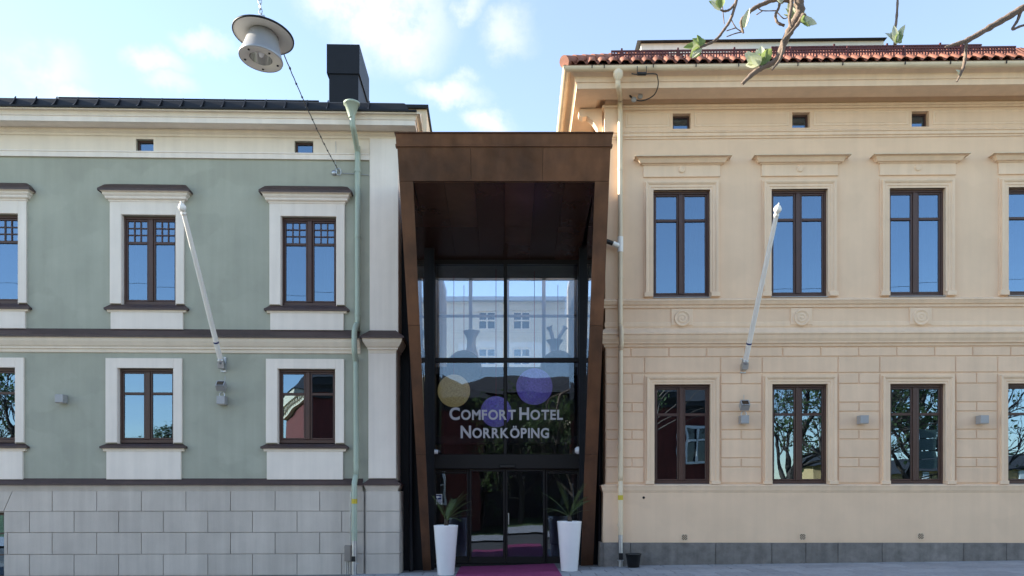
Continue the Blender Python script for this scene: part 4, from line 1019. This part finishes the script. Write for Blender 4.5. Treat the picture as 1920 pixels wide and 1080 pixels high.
# street lamp on a span wire
sx, sy, sz = (494-CX)/F*8.4, -7.6, EYE+(HY-66)/F*8.4
tilt = Matrix.Rotation(math.radians(5), 4, 'Y') @ Matrix.Rotation(math.radians(-3), 4, 'X')
LPm = thing('hanging_street_lamp', 'grey street lamp with wide white disc hanging on a span wire over the street', 'street lamp', (sx, sy, sz))
R = 55/F*8.4
def placed(prof, name, m, par=LPm, seg=40): return MB().lathe(prof, seg, tilt).build(name, m, par)
disc = placed([(.02, .055), (.12, .05), (R*.9, .012), (R, .0), (R+.004, -.006), (R-.002, -.012), (R*.9, -.004), (.12, .02)], 'disc', 'lamp_under')
placed([(R-.004, .006), (R+.006, .002), (R+.006, -.014), (R-.006, -.016)], 'rim', 'black_metal', disc)
body = placed([(.03, .03), (.13, .022), (.152, .005), (.166, -.03), (.182, -.09), (.204, -.17), (.226, -.235), (.235, -.255), (.240, -.272), (.236, -.285), (.228, -.28)], 'body', 'lamp_shell')
placed([(.232, -.281), (.128, -.278), (.124, -.270)], 'face_ring', 'lamp_under', body)
placed([(.124, -.272), (.11, -.2), (.07, -.12), (.0, -.09)], 'reflector', 'reflector', body)
placed([(.0, -.26), (.02, -.25), (.034, -.21), (.03, -.16), (.02, -.12)], 'bulb', 'white_gloss', body)
for k in range(5):
    a = k*2*PI/5+.5; MB().lathe([(0, -.29), (.012, -.289), (.013, -.281)], 8, tilt @ Matrix.Translation((.185*math.cos(a), .185*math.sin(a), 0))).build('screw', 'black_metal', body)
mb = MB()
top = Vector((-.02, 0, .05))
for k in range(7):
    c = Vector((-.02-.004*k, 0, .10+.055*k)); ax = Vector((1, 0, 0)) if k % 2 else Vector((0, 1, 0))
    mb.tube([c+Vector((ax.x*.018*math.cos(a), ax.y*.018*math.cos(a), .036*math.sin(a))) for a in [2*PI*i/10 for i in range(11)]], .006, 5)
mb.box(-.045, .02, -.03, .03, .12, .21); mb.build('chain', 'galvanised', LPm)
MB().tube([(-.05, 0, .48), (-.05, 0, 1.0)], .006, 6).build('hanger', 'wire', LPm)
sw_ = MB().tube([(-22, sy, sz+1.7), (sx-.05, sy, sz+1.0), (22, sy, sz+1.7)], .007, 6)
tag(sw_.build('span_wire', 'wire'), 'steel span wire carrying the hanging street lamp above the picture', 'wire')
ax_, az_ = LF.at(633, 316, -.12); wa = Vector(LF.world(ax_, -.12, az_)); A = Vector((sx+.15, sy, sz-.02))
pts = []
for i in range(41):
    u = i/40; p = A.lerp(wa, u); p.z -= .35*u*(1-u); p += Vector((random.uniform(-.004, .004), 0, random.uniform(-.004, .004))); pts.append(p)
mb = MB().tube(pts, .007, 6)
for i in range(2, 40, 3): mb.tube([pts[i], pts[i]+(pts[i+1]-pts[i])*.15], .014, 6)
tag(mb.build('lamp_cable', 'wire'), 'thin black cable running from the hanging lamp to the green wall', 'cable')
t = thing('wall_anchor', 'metal cable anchor and tensioner on the green wall beside the downpipe', 'cable anchor', LF.world(ax_, 0, az_), LF.a)
mb = MB().tube([(0, -.12, 0), (.02, 0, -.02)], .012, 6); c = Vector((.02, -.1, -.06))
mb.tube([c+Vector((.05*math.cos(a), 0, .075*math.sin(a))) for a in [2*PI*i/14 for i in range(15)]], .010, 6); mb.build('shackle', 'galvanised', t)
MB().lathe([(0, .06), (.045, .06), (.055, .04), (.055, 0)], 14, Matrix.Translation((-.09, 0, -.05)) @ Matrix.Rotation(PI/2, 4, 'X')).build('junction_box', 'galvanised', t)
MB().tube(spline([(-.07, -.02, 0), (-.06, -.02, .2), (-.05, -.04, .45), (-.06, -.03, .62)], 4), .004, 5).build('thin_cable', 'galvanised', t)
MB().tube([(.05, -.02, -.06), (.4, -.03, -.07), (.72, -.02, -.1)], .006, 5).build('side_cable', 'galvanised', t)
# cable loop under the beige eaves
q = lambda px, py, y: tuple(Vector(RF.world(*(lambda a: (a[0], y, a[1]))(RF.at(px, py, y)))))
t = thing('eaves_cable', 'black cable loop with splice box and two grey sockets under the beige eaves', 'cable')
MB().tube(spline([q(1184, 138, -.90), q(1196, 139.5, -.90), q(1228, 138.5, -.88), (q(1233, 146, -.84)), q(1234, 160, -.74), q(1228, 176, -.55), q(1216, 185, -.45), q(1202, 189, -.40), q(1190, 186, -.38), q(1178, 176, -.36)], 5), .012, 6).build('cable', 'wire', t)
a_ = Vector(q(1195, 138.5, -.92)); b_ = Vector(q(1211, 138.5, -.92)); MB().tube([a_, b_], .034, 8).build('splice_box', 'black_plastic', t)
for px in (1195, 1212): MB().tube([q(px, 138, -.92), q(px, 124, -.965)], .007, 5).build('hanger', 'wire', t)
for px, py in ((1188, 187.5), (1200, 181.5)):
    p = Vector(q(px, py, -.36)); MB().lathe([(0, .05), (.045, .05), (.055, .035), (.055, 0), (0, 0)], 12, Matrix.Translation(p) @ Matrix.Rotation(PI/2, 4, 'X')).build('socket', 'lamp_grey', t)
    MB().tube([q(px-2, py-2, -.34), q(px-10, py-9, -.3)], .010, 6).build('pigtail', 'wire', t)

# security camera, alarm sounder and camera sticker on the entrance
c = G.at(817, 847, .92); t = thing('security_camera', 'white cylindrical security camera at the left of the door header', 'camera', (c[0], .92, c[1]))
MB().tube([(-.09, 0, 0), (.055, 0, -.005)], .052, 14).build('housing', 'white_gloss', t); MB().tube([(.055, 0, -.005), (.10, 0, -.008)], .036, 12).build('lens', 'lens', t); MB().tube([(-.06, 0, 0), (-.10, .05, .0)], .02, 8).build('mount', 'white_gloss', t)
c = G.at(1084, 844.5, .92); t = thing('alarm_sounder', 'white and red alarm sounder at the right of the door header', 'alarm', (c[0], .92, c[1]))
MB().tube([(-.075, 0, 0), (-.03, 0, .0), (.02, 0, 0)], [.045, .085, .085], 16).build('housing', 'white_gloss', t); MB().tube([(.02, 0, 0), (.085, 0, 0)], .07, 14).build('beacon', 'red_plastic', t)
cx, cz = G.at(822, 936, YG+.02); t = thing('camera_sticker', 'white camera warning sticker on the left sidelight', 'sticker', (cx, YG+.045, cz))
MB().box(-.085, .085, 0, .003, -.115, .115).build('sheet', 'sticker_white', t)
mb = MB().box(-.07, .07, -.003, -.001, -.01, .1); mb.build('blue_field', 'sticker_blue', t)
MB().box(-.05, .025, -.006, -.0035, .03, .07).add([(.028, -.005, .05), (.055, -.005, .035), (.055, -.005, .065)], [(0, 1, 2)]).box(-.035, -.02, -.006, -.0035, .005, .03).build('camera_pictogram', 'sticker_white', t)
mb = MB(); rr = random.Random(5)
for r in range(3):
    x = -.07
    while x < .06: w_ = rr.uniform(.012, .03); mb.box(x, x+w_, -.003, -.001, -.1+r*.028, -.085+r*.028); x += w_+.008
mb.build('small_print', 'sticker_blue', t)
cx, cz = G.at(807, 936, 1.1); t = thing('card_reader', 'small grey card reader on the left portal reveal', 'card reader', (cx, 1.05, cz))
MB().cbox(-.025, .02, -.05, .02, -.10, .10, .008).build('housing', 'lamp_grey', t); MB().box(-.015, .01, -.053, -.051, -.02, .06).build('keypad', 'black_plastic', t)

# ------------------------------------------------------------------ budding tree in front, trunk outside the picture on the right
BT = thing('budding_tree', 'grey twigs with opening pale green leaves hanging in from a street tree', 'tree', (5.0, -11.0, gz(5, -11)))
base = Vector(BT.location)
def bp_(px, py, dd): return Vector(((px-CX)/F*dd, -D+dd, EYE+(HY-py)/F*dd))-base
def twig(l, radii, dd, name='branch', n=5):
    pts = spline([bp_(p[0], p[1], p[2] if len(p) > 2 else dd) for p in l], n); rr = lerp_list([r/F*dd for r in radii], len(pts))
    rr = [r*(1+.12*math.sin(i*2.3)+random.uniform(-.08, .08)) for i, r in enumerate(rr)]
    return MB().tube(pts, rr, 9).build(name, 'bark', BT)
trk = [Vector((0, 0, -.1)), Vector((.02, .05, 1.2)), Vector((-.08, 0, 2.6)), Vector((-.2, .05, 4.0)), Vector((-.1, .1, 5.4)), Vector((.1, .0, 7.0))]
MB().tube(spline(trk, 6), lerp_list([.17, .13, .115, .10, .075, .03], 31), 12).build('trunk', 'bark', BT)
end = bp_(1492, -40, 5.0)
MB().tube(spline([Vector((-.15, .05, 4.2)), Vector((-.9, .0, 5.4)), Vector((-2.0, -.05, 5.75)), end+Vector((.25, 0, .55)), end], 7), lerp_list([.075, .06, .05, .042, .034], 29), 10).build('limb', 'bark', BT)
twig([(1492, -40), (1497, 0), (1500, 22), (1486, 48), (1470, 80), (1457, 112), (1430, 126), (1412, 138), (1391, 158)], [10, 9, 8, 8, 6.5, 6, 5, 5, 3], 5.0)
twig([(1486, 2), (1456, -1), (1432, 7), (1412, 17), (1392, 36), (1390, 48), (1394, 62)], [4.5, 4, 3.8, 3.6, 3.2, 2.6, 1.8], 5.05)
twig([(1396, -60), (1381, 0), (1370, 36), (1356, 58), (1342, 75), (1322, 85), (1312, 89)], [4, 3, 2.6, 2.6, 2.6, 2.2, 1.6], 4.9)
twig([(1377, 8), (1368, 18), (1358, 21), (1350, 18)], [2.2, 2.2, 2, 1.5], 4.9)
twig([(1507, 28), (1498, 42), (1482, 62), (1468, 76)], [5, 3.6, 3.2, 3], 4.95)
twig([(1467, 76), (1468, 92), (1462, 112), (1447, 131)], [3, 3, 3, 1.8], 4.95)
twig([(1485, -20), (1484, 10), (1480, 35), (1484, 52)], [4, 3.4, 3, 1.6], 4.92)
twig([(1471, 48), (1458, 42), (1454, 28), (1460, 15), (1462, 3)], [2.4, 2.6, 2.6, 2.2, 3], 5.05)
for l in ([(1352, -10), (1355, 18), (1358, 45)], [(1361, -5), (1353, 12)], [(1370, 35), (1380, 52), (1392, 60)], [(1380, 52), (1362, 58)], [(1391, 60), (1378, 63), (1362, 69)], [(1458, 24), (1470, 35), (1480, 30)], [(1455, 20), (1430, 20), (1420, 14)], [(1430, 20), (1418, 28)]):
    twig(l, [1.1, .9], 5.3, n=4)
twig([(1683, -40), (1683, 0), (1681, 35), (1678, 60), (1678, 84)], [2.4, 2.2, 2.2, 2.2, 3], 4.9)
twig([(2100, -60), (1990, -20), (1925, 11), (1890, 32), (1855, 52), (1815, 75), (1790, 83), (1772, 88)], [7.5, 7, 6.2, 6, 5.6, 4.8, 3, 1.2], 5.0)
twig([(1812, 77), (1811, 95), (1809, 112), (1805, 130), (1794, 153)], [3.2, 2.8, 3.2, 2.8, 1.4], 5.0)
twig([(1914, 20), (1908, 38), (1898, 55), (1914, 49), (1940, 42)], [3.4, 2.6, 2.2, 2.2, 2.6], 5.0)
for q0, q1, q2, r0 in (((2100, -60), (2150, -40), None, 0),):
    e = bp_(2100, -60, 5.0); MB().tube(spline([Vector((-.18, .05, 3.3)), Vector((-.4, 0, 3.75)), e], 5), lerp_list([.055, .04, .03], 11), 10).build('limb', 'bark', BT)
rt = random.Random(21)
e = bp_(1683, -40, 4.9); MB().tube(spline([Vector((-2.0, -.05, 5.75)), e+Vector((.1, 0, .45)), e], 4), lerp_list([.02, .014, .009], 9), 7).build('branch', 'bark', BT)
e = bp_(1396, -60, 4.9); MB().tube(spline([end+Vector((.25, 0, .52)), e+Vector((.1, 0, .3)), e], 4), lerp_list([.03, .02, .014], 9), 7).build('branch', 'bark', BT)
for k in range(14):
    u = rt.uniform(3.2, 6.6); a = rt.uniform(0, 2*PI); p0 = Vector((-.1, .05, u)); L = rt.uniform(.9, 2.0)
    d = Vector((math.cos(a), math.sin(a), rt.uniform(.4, 1.1))).normalized()
    if p0.x+d.x*L < -1.0: d.x = abs(d.x)
    MB().tube(spline([p0, p0+d*L*.5+Vector((0, 0, .05)), p0+d*L], 3), lerp_list([.03, .018, .006], 7), 6).build('branch', 'bark', BT)
def leaf(px, py, ang, L, W, m, dd=5.0, turn=.5, fold=.35):
    """ovate leaf: base at the pixel's place, blade of real length, folded along the midrib, with toothed edge"""
    b = bp_(px, py, dd); L = L*.92/F*dd; W = W*1.35/F*dd
    d = Vector((math.cos(ang), turn*.5, math.sin(ang))).normalized(); s = d.cross(Vector((math.sin(turn), -1, 0))).normalized(); nrm = s.cross(d)
    mb = MB(); n = 9; vs = []
    for i in range(n+1):
        t = i/n; wv = W*math.sin(PI*t**.8)**.8*(1+.10*(i % 2)); c = b+d*L*t+nrm*(-.12*L*t*t)
        vs += [c, c+s*wv+nrm*wv*fold, c-s*wv+nrm*wv*fold]
    mb.add(vs, [f for i in range(n) for f in ((3*i, 3*i+3, 3*i+4, 3*i+1), (3*i, 3*i+2, 3*i+5, 3*i+3))], True)
    return mb.build('leaf', m, BT)
R_ = math.radians
leaf(1315, 88, R_(118), 30, 10, 'leaf_green', 4.9); leaf(1315, 89, R_(200), 20, 6, 'leaf_pale', 4.9, .2); leaf(1314, 90, R_(215), 26, 6, 'leaf_green', 4.9, .8); leaf(1314, 88, R_(150), 20, 6, 'leaf_pale', 4.92, -.3)
leaf(1423, 122, R_(118), 44, 9, 'leaf_pale', 5.0); leaf(1424, 121, R_(52), 52, 7, 'leaf_green', 4.98, .3); leaf(1422, 122, R_(165), 26, 7, 'leaf_pale', 5.0, .6); leaf(1425, 121, R_(90), 36, 7, 'leaf_pale', 5.02, -.4); leaf(1428, 122, R_(35), 32, 8, 'leaf_green', 5.05, .9); leaf(1420, 120, R_(140), 34, 7, 'leaf_pale', 5.0, -.2); leaf(1424, 123, R_(75), 30, 8, 'leaf_green', 5.0, .2)
leaf(1503, 42, R_(12), 28, 7, 'leaf_green', 4.95); leaf(1500, 40, R_(15), 22, 5, 'leaf_pale', 4.95, -.4)
leaf(1393, 52, R_(75), 20, 4, 'leaf_pale', 5.05); leaf(1349, 18, R_(120), 22, 5, 'leaf_pale', 4.9); leaf(1348, 17, R_(105), 20, 5, 'leaf_green', 4.9, .7); leaf(1462, 8, R_(80), 18, 5, 'leaf_pale', 5.05)
leaf(1488, 40, R_(105), 40, 7, 'leaf_green', 5.06); leaf(1490, 42, R_(95), 40, 7, 'leaf_pale', 5.08, -.2); leaf(1500, 30, R_(80), 30, 6, 'leaf_green', 5.06)
leaf(1679, 82, R_(115), 36, 8, 'leaf_pale', 4.9); leaf(1681, 80, R_(68), 38, 8, 'leaf_green', 4.9, .8); leaf(1681, 82, R_(80), 32, 6, 'leaf_pale', 4.88); leaf(1680, 82, R_(100), 30, 6, 'leaf_green', 4.92, .5)
rl = random.Random(33)
for px, py, dd, a0, a1, n in ((1314, 88, 4.9, 95, 235, 5), (1424, 121, 5.02, 25, 185, 9), (1502, 40, 4.95, -15, 60, 4), (1680, 82, 4.9, 55, 130, 5), (1349, 18, 4.9, 80, 140, 3), (1490, 40, 5.06, 60, 130, 4), (1394, 52, 5.05, 55, 100, 2), (1462, 6, 5.05, 60, 120, 3)):
    for k in range(n):
        leaf(px+rl.uniform(-3, 3), py+rl.uniform(-2, 2), R_(rl.uniform(a0, a1)), rl.uniform(20, 40), rl.uniform(3.5, 6.5), rl.choice(('leaf_pale', 'leaf_green', 'leaf_pale')), dd+rl.uniform(-.05, .05), rl.uniform(-.9, .9), rl.uniform(.2, .7))
for px, py in ((1794, 133), (1797, 140)): leaf(px+3, py+4, R_(110), 11, 4, 'leaf_pale', 5.0)

# ------------------------------------------------------------------ across the street (seen in the window panes)
def bare_tree(x, y, h, seed, label, leafy=.3, kinds='leaf_far', deep=4):
    rnd = random.Random(seed); t = thing('street_tree', label, 'tree', (x, y, gz(x, y)-.1), rnd.uniform(0, 6), 'trees across the street')
    trunk = MB(); tw = MB(); lf = MB()
    def grow(p, d, L, r, depth):
        n = 4; pts = [p]; v = d.copy()
        for i in range(n):
            v = (v+Vector((rnd.gauss(0, .13), rnd.gauss(0, .13), rnd.gauss(.03, .08)))).normalized(); pts.append(pts[-1]+v*L/n)
        (trunk if depth < 2 else tw).tube(pts, lerp_list([r, r*.62], n+1), 7 if depth < 2 else 3, cap=False)
        if depth >= deep:
            for k in range(3):
                if rnd.random() < leafy:
                    q_ = pts[rnd.randint(1, n)]+Vector((rnd.gauss(0, .08), rnd.gauss(0, .08), rnd.gauss(0, .08))); a = Vector((rnd.gauss(0, 1), rnd.gauss(0, 1), rnd.gauss(0, 1))).normalized()*.09; b2 = a.orthogonal().normalized()*.06
                    lf.add([q_-a, q_+b2, q_+a, q_-b2], [(0, 1, 2, 3)])
            return
        for k in range(rnd.randint(3, 5) if depth else 6):
            s_ = rnd.uniform(.35, 1.0); i = min(int(s_*n), n-1); q_ = pts[i].lerp(pts[i+1], s_*n-i)
            ax = Vector((rnd.gauss(0, 1), rnd.gauss(0, 1), rnd.gauss(0, .6))).normalized(); dv = (v+ax*rnd.uniform(.6, 1.1)).normalized()
            grow(q_, dv, L*rnd.uniform(.5, .75), r*.5, depth+1)
    grow(Vector((0, 0, 0)), Vector((0, 0, 1)), h*.5, h*.022, 0)
    trunk.build('trunk', 'dark_bark', t); o = tw.build('crown', 'dark_bark', t)
    if lf.v: lf.build('leaves', kinds, t)
    return t
bare_tree(12.2, -20.5, 10.5, 1, 'bare street tree reflected in the second lower beige window', .5, deep=5)
bare_tree(15.0, -19.0, 9.6, 9, 'bare street tree reflected between the second and third lower beige windows', .5, deep=5)
bare_tree(18.4, -20.5, 10.4, 2, 'bare street tree reflected in the third lower beige window', .5, deep=5)
bare_tree(21.6, -21, 8.8, 3, 'bare street tree reflected at the left of the rightmost lower beige window', .5)
bare_tree(-22.4, -20, 10.0, 4, 'bare street tree reflected in the leftmost lower green wall window', .3, deep=5)
bare_tree(-19.0, -30, 6.2, 5, 'small green tree reflected in the middle lower green wall window', 1.0, deep=5)
bare_tree(3.6, -20.5, 8.0, 6, 'low bushy tree reflected at the right of the entrance glass', .8, deep=5)
bare_tree(1.0, -22, 7.6, 8, 'thin low tree reflected in the middle of the entrance glass', .8, deep=5)
bare_tree(-1.6, -27, 7.6, 12, 'bushy tree beyond the red house, reflected in the left of the entrance glass', .8, deep=5)
# red wooden houses
def red_house(loc, ang, Lh, Wh, Hh, label, wins_at, zrow):
    RH = thing('red_house', label, 'house', loc, ang)
    MB().box(0, Lh, -Wh, 0, 0, Hh).build('wall', 'red_wall', RH)
    MB().mould([(0, Hh-.5), (.1, Hh-.5), (.15, Hh-.3), (.45, Hh-.1), (.5, Hh+.1), (0, Hh+.12)], -.01, Lh+.01, None, None).build('side_cornice', 'roof_dark', RH).scale = (1, -1, 1)
    MB().box(-.5, -.002, -Wh, .45, Hh-.35, Hh+.1).build('cornice', 'cream_wall', RH); MB().box(-.25, -.003, -Wh, .2, Hh-.7, Hh-.36).build('cornice', 'cream_wall', RH)
    for k in range(14): MB().box(-.42, -.251, -.4-k*.8, -.2-k*.8, Hh-.55, Hh-.36).build('bracket', 'cream_wall', RH)
    MB().hexa([(-.6, .55, Hh+.12), (Lh+.6, .55, Hh+.12), (Lh+.6, -Wh-.5, Hh+.12), (-.6, -Wh-.5, Hh+.12)], [(2, -Wh/2+.2, Hh+2.6), (Lh-2, -Wh/2+.2, Hh+2.6), (Lh-2, -Wh/2-.2, Hh+2.6), (2, -Wh/2-.2, Hh+2.6)]).build('roof', 'roof_dark', RH)
    for x in wins_at:
        for z0 in zrow:
            wn = MB().ringwall(x-.12, x+1.12, z0-.12, z0+1.82, [(x, x+1.0, z0, z0+1.7)], 0, -.08).box(x+.46, x+.54, .02, .1, z0, z0+1.7).box(x, x+1.0, .02, .1, z0+1.0, z0+1.08).build('window', 'white_paint', RH, loc=(0, .1, 0))
            MB().box(x, x+1.0, .005, .03, z0, z0+1.7).build('pane', 'window_dark', wn, loc=(0, -.1, 0))
red_house((-8.6, -20.3, -.2), math.radians(-20), 7.6, 11, 7.0, 'dark red house with lit cream cornice, reflected beside the green downpipe', (4.2,), (1.0,))
red_house((5.6, -21.5, -.1), math.radians(-10), 5.6, 9, 6.5, 'dark red house with white windows, reflected in the first lower beige window', (2.4,), (3.4,))
BH = thing('brown_house', 'tall dark brown house behind the trees, reflected in the entrance glass', 'house', (-4.5, -31, -.2), math.radians(-4))
MB().box(0, 13.5, -9, 0, 0, 8.6).build('wall', 'brown_boards', BH)
MB().hexa([(-.5, .6, 8.6), (14, .6, 8.6), (14, -9.6, 8.6), (-.5, -9.6, 8.6)], [(3, -4.3, 10.4), (10.5, -4.3, 10.4), (10.5, -4.7, 10.4), (3, -4.7, 10.4)]).build('roof', 'roof_dark', BH)
for x in (1.5, 5.0, 8.5, 11.5):
    for z0 in (1.2, 5.0):
        wn = MB().ringwall(x-.1, x+1.0, z0-.1, z0+1.5, [(x, x+.9, z0, z0+1.4)], 0, -.08).build('window', 'cream_wall', BH, loc=(0, .1, 0)); MB().box(x, x+.9, .005, .03, z0, z0+1.4).build('pane', 'window_dark', wn, loc=(0, -.1, 0))
# distant ochre hall with white columns
OH = thing('ochre_hall', 'low ochre building with white columns, reflected in the rightmost lower window', 'building', (24, -46, -.2), .1)
MB().box(0, 22, -8, 0, 0, 3.6).build('wall', 'ochre_wall', OH); MB().hexa([(-.5, .5, 3.6), (22.5, .5, 3.6), (22.5, -8.5, 3.6), (-.5, -8.5, 3.6)], [(1, -3.5, 5), (21, -3.5, 5), (21, -4.5, 5), (1, -4.5, 5)]).build('roof', 'roof_dark', OH)
for k in range(16): MB().box(.5+k*1.4, .85+k*1.4, .02, .3, 0, 3.5).build('column', 'white_paint', OH)
# dark gabled house to the left, far
DH = thing('dark_roofed_house', 'low house with a dark gabled roof, reflected low in the green wall windows', 'house', (-34, -42, -.2), -.15)
MB().box(0, 12, -8, 0, 0, 3.2).build('wall', 'cream_wall', DH); MB().hexa([(-.4, .5, 3.2), (12.4, .5, 3.2), (12.4, -8.5, 3.2), (-.4, -8.5, 3.2)], [(4, -3.8, 6.0), (8, -3.8, 6.0), (8, -4.2, 6.0), (4, -4.2, 6.0)]).build('roof', 'roof_dark', DH)
# road sign seen from behind in the third lower window
RS = thing('road_sign', 'road sign on a grey post, reflected in the third lower beige window', 'road sign', (14.9, -12.6, gz(14.9, -12.6)))
MB().tube([(0, 0, 0), (0, 0, 4.0)], .05, 10).build('post', 'galvanised', RS)
for k in range(4): MB().box(.0, .75, -.06, -.04, 2.4+k*.38, 2.75+k*.38).build('sign_plate', 'sign_back', RS)
# pale courtyard building seen through the hall
CB = thing('courtyard_building', 'pale courtyard building with white windows seen through the entrance glass', 'building', (0, 15, 0))
cy = 15.0; xc = lambda px: G.x(px, cy); zc = lambda py: G.z(py, 950, cy)
wins = [(xc(px-17), xc(px+17), zc(py0), zc(py1)) for px in (913, 978) for py0, py1 in ((618, 583), (685, 652))]
MB().ringwall(-5.5, 5.5, 0, zc(566), wins, 0, .15).build('wall', 'pale_wall', CB); MB().box(-5.6, 5.6, -.3, 8, zc(566), zc(566)+.15).build('roof', 'lamp_grey', CB)
for a, b, c_, d_ in wins:
    wn = MB().ringwall(a, b, c_, d_, [(a+.06, (a+b)/2-.03, c_+.06, d_-.06), ((a+b)/2+.03, b-.06, c_+.06, d_-.06)], .05, .05).box(a, b, .04, .1, (c_+d_)/2-.03, (c_+d_)/2+.03).build('window', 'white_paint', CB)
    MB().box(a+.02, b-.02, .12, .14, c_+.02, d_-.02).build('pane', 'window_dark', wn)
